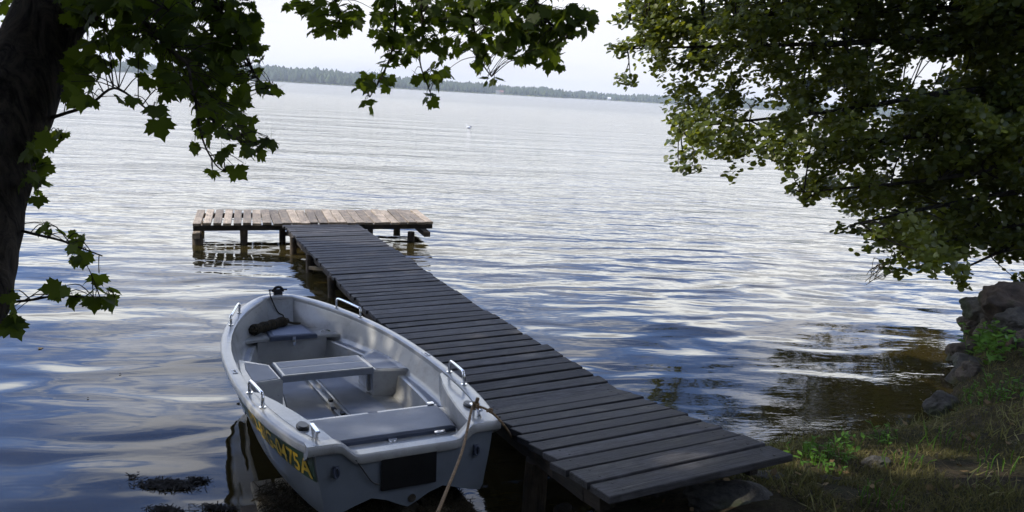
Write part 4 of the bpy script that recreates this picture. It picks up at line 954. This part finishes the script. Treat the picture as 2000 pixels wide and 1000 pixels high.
EL = [  # px, py, rx, ry, depth, leaf size m, density
 (180, 10, 90, 45, 3.3, .14, 2.6), (290, 40, 90, 60, 3.4, .13, 2.6), (390, 40, 90, 60, 3.9, .12, 2.4), (470, 50, 45, 55, 3.9, .11, 2.0), (465, 120, 55, 50, 3.9, .11, 2.2),
 (380, 130, 75, 60, 3.7, .12, 2.5), (430, 190, 60, 40, 3.6, .12, 2.2), (515, 175, 30, 16, 3.8, .11, 1.6), (220, 105, 70, 45, 3.2, .14, 2.2), (150, 150, 38, 40, 3.2, .13, 1.9),
 (165, 190, 40, 18, 3.2, .12, 1.2), (250, 200, 22, 22, 3.0, .13, 1.2), (303, 232, 28, 18, 2.7, .16, 1.6), (415, 245, 45, 35, 3.2, .12, 2.2), (465, 245, 28, 30, 3.3, .11, 1.6), (380, 285, 12, 12, 3.1, .12, 1.3),
 (500, 290, 42, 22, 3.05, .12, 2.0), (450, 300, 25, 8, 3.0, .12, 1.5), (415, 340, 14, 12, 3.0, .12, 1.4), (460, 332, 20, 9, 3.0, .11, 1.4),
 (320, 170, 40, 30, 3.2, .12, 1.8), (105, 272, 28, 22, 3.1, .13, 2.0), (75, 312, 26, 28, 3.1, .13, 2.0), (62, 352, 25, 22, 3.1, .13, 1.8), (75, 385, 12, 12, 3.1, .10, 1.3),
 (100, 452, 22, 12, 3.05, .11, 1.8), (140, 475, 26, 16, 3.0, .11, 1.8), (165, 505, 22, 18, 3.0, .12, 1.8), (182, 548, 18, 10, 2.95, .12, 1.4), (130, 580, 32, 15, 2.95, .12, 1.8), (195, 582, 32, 18, 2.9, .12, 1.9),
 (18, 622, 20, 22, 2.9, .13, 1.8), (20, 575, 10, 14, 2.9, .12, 1.2), (15, 15, 14, 16, 3.6, .12, 1), (12, 45, 12, 12, 3.8, .10, 1),
 (612, 15, 55, 18, 4.2, .12, 1.8), (650, 50, 38, 28, 4.2, .12, 2.0), (615, 60, 18, 12, 4.2, .11, 1.3), (690, 20, 18, 30, 4.2, .12, 1.6),
 (760, 35, 35, 40, 4.2, .12, 2.0), (745, 75, 22, 20, 4.2, .12, 1.8), (800, 90, 32, 35, 4.2, .12, 2.0), (770, 120, 28, 18, 4.2, .12, 1.6), (735, 162, 34, 22, 4.1, .13, 1.8), (705, 180, 14, 14, 4.1, .12, 1.3), (717, 210, 9, 12, 4.1, .11, 1.2),
 (820, 30, 40, 35, 4.2, .12, 2.2), (850, 150, 30, 20, 4.2, .12, 1.8), (815, 150, 18, 12, 4.2, .12, 1.2), (838, 196, 13, 11, 4.2, .13, 1.2), (870, 90, 35, 25, 4.3, .12, 1.8), (880, 30, 40, 35, 4.3, .12, 2.2),
 (940, 30, 60, 40, 4.3, .13, 2.4), (945, 85, 38, 30, 4.3, .12, 2.2), (940, 125, 22, 16, 4.3, .12, 1.3), (958, 158, 20, 10, 4.3, .12, 1.5), (1010, 40, 55, 50, 4.3, .13, 2.4), (1030, 95, 45, 35, 4.3, .13, 2.2),
 (1070, 60, 50, 45, 4.3, .13, 2.2), (1075, 110, 35, 22, 4.3, .14, 1.8), (1005, 125, 12, 12, 4.2, .14, 1.1), (1085, 135, 16, 8, 4.3, .12, 1.1), (1125, 40, 34, 30, 4.3, .12, 1.9), (1145, 35, 18, 14, 4.3, .11, 1.2),
 (700, -60, 140, 40, 4.4, .13, 1.6), (900, -60, 150, 50, 4.5, .13, 2.0), (1080, -50, 110, 45, 4.5, .13, 1.8), (350, -60, 200, 50, 4.1, .13, 2.2), (560, -70, 70, 35, 4.4, .13, 1.0)]
allp = np.concatenate([np.array(sp) for sp, _, _ in limbs])
P_, S_ = [], []
tw = MB()
for (px, py, rx, ry, dd, ls, den) in EL:
    ls *= .58; lp = ls / dd * F_PX; n_ = max(3, int(round(math.pi * rx * ry / (lp * lp * .42) * den * 1.22))); ctrp = []
    for k in range(n_):
        a = random.uniform(0, 6.28); r = math.sqrt(random.random()) * .95
        p = at(px + rx * r * math.cos(a), py - lp * .22 + ry * r * math.sin(a), dd + random.gauss(0, .16)); P_.append(p); S_.append(ls * random.uniform(.62, 1.15)); ctrp.append(p)
    # twigs from the nearest limb point to some of the leaves
    for p in ctrp[::2]:
        j = np.argmin(np.linalg.norm(allp - p, axis=1)); q = allp[j]
        if np.linalg.norm(q - p) < .9: tw.tube(spline([q, (q + p) / 2 + np.array([0, 0, .03]), p + np.array([0, 0, .01])], 3), [.0025, .0024, .0022, .002, .0018, .0016, .0015], 4, False)
P_ = np.array(P_); S_ = np.array(S_); n_ = len(P_)
# blades hang: mostly tilted, tips pointing down
th = rng.uniform(0, 6.28, n_); el = rng.normal(.85, .38, n_).clip(.1, 1.5)
nr = np.stack([np.cos(th) * np.sin(el), np.sin(th) * np.sin(el) - .35, np.cos(el) * .9], 1)
V, Fc = scatter(mleaf_v, mleaf_f, P_, nr, rng.normal(math.pi, .75, n_), np.stack([S_ * rng.uniform(.75, 1.1, n_), S_ * .95, S_ * rng.uniform(-.4, 2.6, n_)], 1))
link_mesh('foliage', V, Fc, M['maple'], maple)
m.v += tw.v; m.a += tw.a; k0 = len(m.v) - len(tw.v); m.f += [[i + k0 for i in f] for f in tw.f]
m.build('branches', M['bark'], maple, smooth=True)
# the rest of the crown, high over the bank and behind the viewer: it shades the boat and the walkway
def crown():
    n_ = 46000; big = MB()
    cl = []
    for k in range(235):
        x = random.uniform(-13.5, 3.0); y = random.uniform(-4.5, 9.4); z = random.uniform(5.2, 9.8)
        cl.append((x, y - .0 + .124 * 0, z, random.uniform(.8, 1.35)))
    cl = np.array(cl); j = rng.integers(0, len(cl), n_); g = rng.normal(0, .5, (n_, 3)); pos = cl[j, :3] + g * cl[j, 3:4] * np.array([1, 1, .55])
    # the edge of the shade follows the sun: nothing past the line through the jetty head
    tt_ = (pos[:, 2] - .3) / SUN[2]; xs_ = pos[:, 0] - SUN[0] * tt_; ys_ = pos[:, 1] - SUN[1] * tt_
    lim = np.interp(xs_, [-4, -1.5, 0, 2, 4, 4.7, 5.9, 12], [10.45, 10.1, 9.3, 8.0, 7.5, 7.5, 10.2, 10.6]) - .1; keep = (ys_ < lim) & (pos[:, 2] > 4.6)
    # sun flecks on the bank
    for (tx_, ty_, tz_, rr) in ((2.12, 4.48, .45, .55), (2.95, 3.8, .6, .38), (2.35, 4.25, .45, .33), (.95, 3.62, .72, .15), (1.88, 4.25, .45, .5)):
        dv = pos - np.array([tx_, ty_, tz_]); t = dv @ SUN; off = np.linalg.norm(dv - t[:, None] * SUN, axis=1); keep &= (off > rr)
    pos = pos[keep]; n2 = len(pos); nr = rng.normal(0, .6, (n2, 3)); nr[:, 2] = 1
    V, Fc = scatter(mlow_v, mlow_f, pos, nr, rng.uniform(0, 6.28, n2), rng.uniform(.17, .27, n2))
    link_mesh('crown', V, Fc, M['crownleaf'], maple)
    m = MB(); st = [np.array([-2.6, 3.2, 5]), np.array([-3.1, 2.6, 7.5]), np.array([-2.3, 3.6, 3.9])]
    for k in range(26):
        c = cl[k * 8 % len(cl), :3]; a = random.choice(st); sp = spline([a, (a + c) / 2 + np.array([0, 0, .5]), c], 5); m.tube(sp, [.07 * (1 - .85 * i / (len(sp) - 1)) for i in range(len(sp))], 6)
    m.build('crown_branches', M['bark'], maple, smooth=True)
crown()

# the dark wood that closes the bank behind and beside the viewer
def wood_behind():
    P_ = []
    for k in range(150):
        t = random.random()
        if t < .62: c = np.array([random.uniform(-16, 14), random.uniform(-9, -3.2), 0])
        elif t < .8: c = np.array([random.uniform(-17, -9), random.uniform(-4, 0.5), 0])
        else: c = np.array([random.uniform(10.5, 15), random.uniform(-4, 8.5), 0])
        c[2] = random.uniform(.8, 7.5); n_ = 150; g = rng.normal(0, .55, (n_, 3)); P_.append(c + g * np.array([1.1, 1.1, .9]))
    pos = np.concatenate(P_); n2 = len(pos); nr = rng.normal(0, 1, (n2, 3)); nr[:, 2] += .6
    V, Fc = scatter(mlow_v, mlow_f, pos, nr, rng.uniform(0, 6.28, n2), rng.uniform(.25, .5, n2))
    o = link_mesh('bank_wood', V, Fc, M['crownleaf']); tag(o, 'dense dark wood closing the bank behind the viewpoint', 'wood', kind='stuff')
wood_behind()

# ------------------------------------------------------------------ alder on the right bank
random.seed(5)
alder = empty('alder_tree', (7.9, 9.0, .5), 'large alder with small round leaves leaning over the water at the right edge', 'tree')
def inpoly(px, py, poly):
    c = False; j = len(poly) - 1
    for i in range(len(poly)):
        if (poly[i][1] > py) != (poly[j][1] > py) and px < (poly[j][0] - poly[i][0]) * (py - poly[i][1]) / (poly[j][1] - poly[i][1] + 1e-9) + poly[i][0]: c = not c
        j = i
    return c
poly = [(1230, -700), (1215, -60), (1235, 20), (1225, 35), (1270, 55), (1215, 75), (1290, 100), (1235, 130), (1225, 150), (1290, 165), (1300, 235), (1320, 275), (1345, 320), (1400, 325), (1440, 285), (1500, 265), (1520, 305),
        (1590, 318), (1620, 330), (1560, 365), (1570, 385), (1620, 375), (1640, 350), (1700, 340), (1700, 370), (1655, 400), (1690, 440), (1650, 445), (1710, 460), (1740, 500), (1730, 515), (1820, 495), (1860, 510), (1880, 545), (1900, 500), (1940, 465), (2000, 500), (2120, 500), (2300, 420), (2500, -100), (2300, -800)]
K = []
tries = 0
while len(K) < 1350 and tries < 60000:
    tries += 1
    px = random.uniform(1190, 2500); py = random.uniform(-800, 560)
    if not inpoly(px, py, poly): continue
    if py < -350 and random.random() < .5: continue
    if px > 2050 and random.random() < .5: continue
    dd = random.gauss(9.7, .75); dd = min(max(dd, 8.3), 11.6)
    K.append((px, py, dd))
    if (len(K) % 3 == 0 and px > 1500) or px > 1850: K.append((px + random.uniform(-40, 40), py + random.uniform(-30, 15), dd + random.uniform(-1, 1)))
upper = []
while len(upper) < 300:
    c = np.array([random.uniform(2.2, 9.5), random.uniform(8.3, 12.0), random.uniform(3.6, 8.6)])
    if c[0] > c[1] * .27 + (c[2] - 3.6) * .12: upper.append(c)
edge = [(1205, 42, 9.3), (1222, 30, 9.4), (1200, 88, 9.3), (1212, 100, 9.3), (1235, 98, 9.4), (1215, 152, 9.4), (1232, 160, 9.4), (1250, 20, 9.5), (1330, 255, 9.5), (1325, 325, 9.4), (1350, 330, 9.4), (1545, 372, 9.2), (1575, 392, 9.2), (1600, 372, 9.2),
        (1645, 446, 9.0), (1668, 448, 9.0), (1760, 530, 9.0), (1735, 518, 9.0), (1880, 555, 9.0), (1878, 535, 9.0), (1990, 550, 9.0), (1985, 500, 9.0), (1500, 300, 9.6), (1520, 310, 9.6), (1445, 300, 9.5), (1560, 310, 9.6), (1590, 322, 9.5), (1820, 515, 9.0), (1690, 350, 9.5)]
def blob(c, n, r, zf=.7):
    g = rng.normal(0, 1, (n, 3)); g *= np.minimum(1, 1.7 / np.linalg.norm(g, axis=1, keepdims=True)); return c + g * r * np.array([1, 1, zf])
Ps = []
cen = []
for (px, py, dd) in K:
    c = at(px, py, dd)
    if c[2] < .45: c[2] = .45 + random.random() * .1
    cen.append(c)
    r = random.uniform(.14, .26); n = int(r / .2 * ((130 if px < 1800 else 165) if py > -90 else 110))
    # each clump is a few short leafy shoots
    for s in range(4):
        dvec = rng.normal(0, 1, 3); dvec[2] *= .6; dvec /= np.linalg.norm(dvec); t = rng.uniform(0, 1, n // 4)
        Ps.append(c + dvec * t[:, None] * r * 1.7 + rng.normal(0, .05, (n // 4, 3)))
for (px, py, dd) in edge:
    c = at(px, py, dd); cen.append(c); Ps.append(blob(c, 26, .055, .8))
for c in upper: cen.append(c); Ps.append(blob(c, 120, .26, .7))
P_ = np.concatenate(Ps); n_ = len(P_)
al_v = [(0, 0, 0), (.28, .18, .03), (.42, .5, .05), (.33, .82, .02), (.0, .96, -.05), (-.33, .82, .02), (-.42, .5, .05), (-.28, .18, .03), (0, .5, -.03)]
al_f = [(0, 1, 2, 8), (2, 3, 4, 8), (4, 5, 6, 8), (6, 7, 0, 8)]
th = rng.uniform(0, 6.28, n_); el = rng.normal(.6, .45, n_).clip(0, 1.5)
nr = np.stack([np.cos(th) * np.sin(el) - .35, np.sin(th) * np.sin(el) - .25, np.cos(el)], 1)
V, Fc = scatter(al_v, al_f, P_, nr, rng.uniform(0, 6.28, n_), rng.uniform(.047, .092, n_) * np.where(P_[:, 2] > 4.2, 1.5, 1))
link_mesh('foliage', V, Fc, M['alder'], alder)
m = MB(); tb = [(7.9, 9.0, .2), (7.7, 9.1, 1.5), (7.4, 9.2, 3.0), (7.2, 9.3, 5), (7.0, 9.4, 8)]
m.tube(spline(tb, 5), [float(x) for x in np.linspace(.24, .08, 21)], 14); m.build('trunk', M['bark2'], alder, smooth=True)
m = MB(); lim = []
for (px, py, dd), (sx_, sy_, sz_) in (((1230, 40, 9.4), (7.2, 9.3, 3.6)), ((1225, 95, 9.4), (7.3, 9.2, 3.2)), ((1330, 250, 9.5), (7.4, 9.2, 2.8)), ((1440, 290, 9.6), (7.5, 9.1, 2.3)), ((1570, 375, 9.2), (7.5, 9.1, 2.0)),
                                     ((1660, 440, 9.0), (7.6, 9.1, 1.7)), ((1750, 510, 9.0), (7.7, 9.1, 1.5)), ((1870, 530, 9.0), (7.7, 9.1, 1.2)), ((1830, -60, 9.3), (7.3, 9.2, 2.8)), ((1400, -200, 9.8), (7.2, 9.3, 4)), ((1600, -400, 9.8), (7.1, 9.3, 4.5)), ((1900, -600, 9.6), (7.1, 9.3, 5)), ((1500, 100, 9.8), (7.2, 9.3, 3.4))):
    a = np.array([sx_, sy_, sz_]); b_ = at(px, py, dd); sp = spline([a, a * .7 + b_ * .3 + np.array([random.uniform(-.2, .2), random.uniform(-.3, .3), .25]), a * .35 + b_ * .65 + np.array([random.uniform(-.2, .2), random.uniform(-.3, .3), .12]), b_], 6); lim.append(np.array(sp))
    m.tube(sp, [.06 * (1 - .88 * i / (len(sp) - 1)) for i in range(len(sp))], 7)
LP = np.concatenate(lim)
for c in cen:
    j = np.argmin(np.linalg.norm(LP - c, axis=1)); q = LP[j]; sp = spline([q, (q + c) / 2 + rng.normal(0, .06, 3), c], 3); m.tube(sp, [.012 - .009 * i / (len(sp) - 1) for i in range(len(sp))], 4, False)
m.build('branches', M['bark2'], alder, smooth=True)
# bare trailing twigs that touch the water below the alder
m = MB()
for k in range(16):
    a = at(1735 + random.uniform(-20, 10), 515 + random.uniform(-10, 10), 9.0); b_ = at(1700 + random.uniform(-12, 12), 535 + random.uniform(-10, 22), 9.0); b_[2] = max(b_[2], .02)
    m.tube(spline([a, (a + b_) / 2 + rng.normal(0, .05, 3), b_], 4), .004, 4, False)
m.build('bare_twigs', M['straw'], alder)

# ------------------------------------------------------------------ white bird far out, floating leaves
gp = onz(916, 250, 0); gull = empty('white_gull', gp, 'white gull swimming far out on the lake', 'bird'); gull['_local'] = 1; gull.scale = (.72, .72, .72)
m = MB(); th_ = np.linspace(0, 1, 9); m.tube([(-.24 + .48 * t, 0, .07 + .05 * (t - .5) ** 2 * 4 * (t < .5)) for t in th_], [.012, .05, .085, .10, .10, .09, .07, .045, .01], 10)
m.tube(spline([(-.16, 0, .10), (-.19, 0, .18), (-.21, 0, .22)], 4), [.045] * 9, 8); m.tube([(-.17, 0, .24), (-.20, 0, .245), (-.25, 0, .24), (-.27, 0, .235)], [.02, .045, .035, .01], 8)
m.build('body', simple('white_feathers', (.85, .85, .85), .8), gull, smooth=True)
m = MB(); m.tube([(.0, .0, .135), (.12, .0, .13), (.24, .0, .12), (.32, 0, .115)], [.03, .05, .03, .006], 8); m.build('wing_tips', simple('grey_feathers', (.10, .10, .11), .8), gull, smooth=True); del gull['_local']
for px, py, s, lab in ((75, 681, .05, 'brown curled leaf floating on the water, furthest left'), (233, 731, .022, 'small dark leaf floating midway between the left edge and the boat'), (170, 778, .02, 'tiny dark leaf scrap floating left of the boat, lower one'), (268, 924, .02, 'tiny brown leaf floating above the dark weed mat')):
    p = onz(px, py, .004); V, Fc = scatter(mlow_v, mlow_f, np.array([[0, 0, .006]]), np.array([[.1, .1, 1.]]), np.array([1.0]), np.array([s])); o = link_mesh('floating_leaf', V, Fc, M['straw'] if s > .03 else M['cord']); o.location = p; tag(o, lab, 'leaf', 'leaves floating on the water')

# ------------------------------------------------------------------ air
hzm = bpy.data.materials.new('lake_haze'); hzm.use_nodes = True; t = hzm.node_tree; t.nodes.remove(t.nodes["Principled BSDF"])
pv = t.nodes.new("ShaderNodeVolumePrincipled"); pv.inputs["Density"].default_value = .00045; pv.inputs["Color"].default_value = (.86, .92, 1, 1); pv.inputs["Anisotropy"].default_value = .2
t.links.new(pv.outputs[0], t.nodes["Material Output"].inputs["Volume"])
m = MB(); m.box((0, 730, 14), (2600, 900, 16.2)); hz_ = m.build('haze', hzm); tag(hz_, kind='stuff')
hz_.scale = (1, 1, 1)
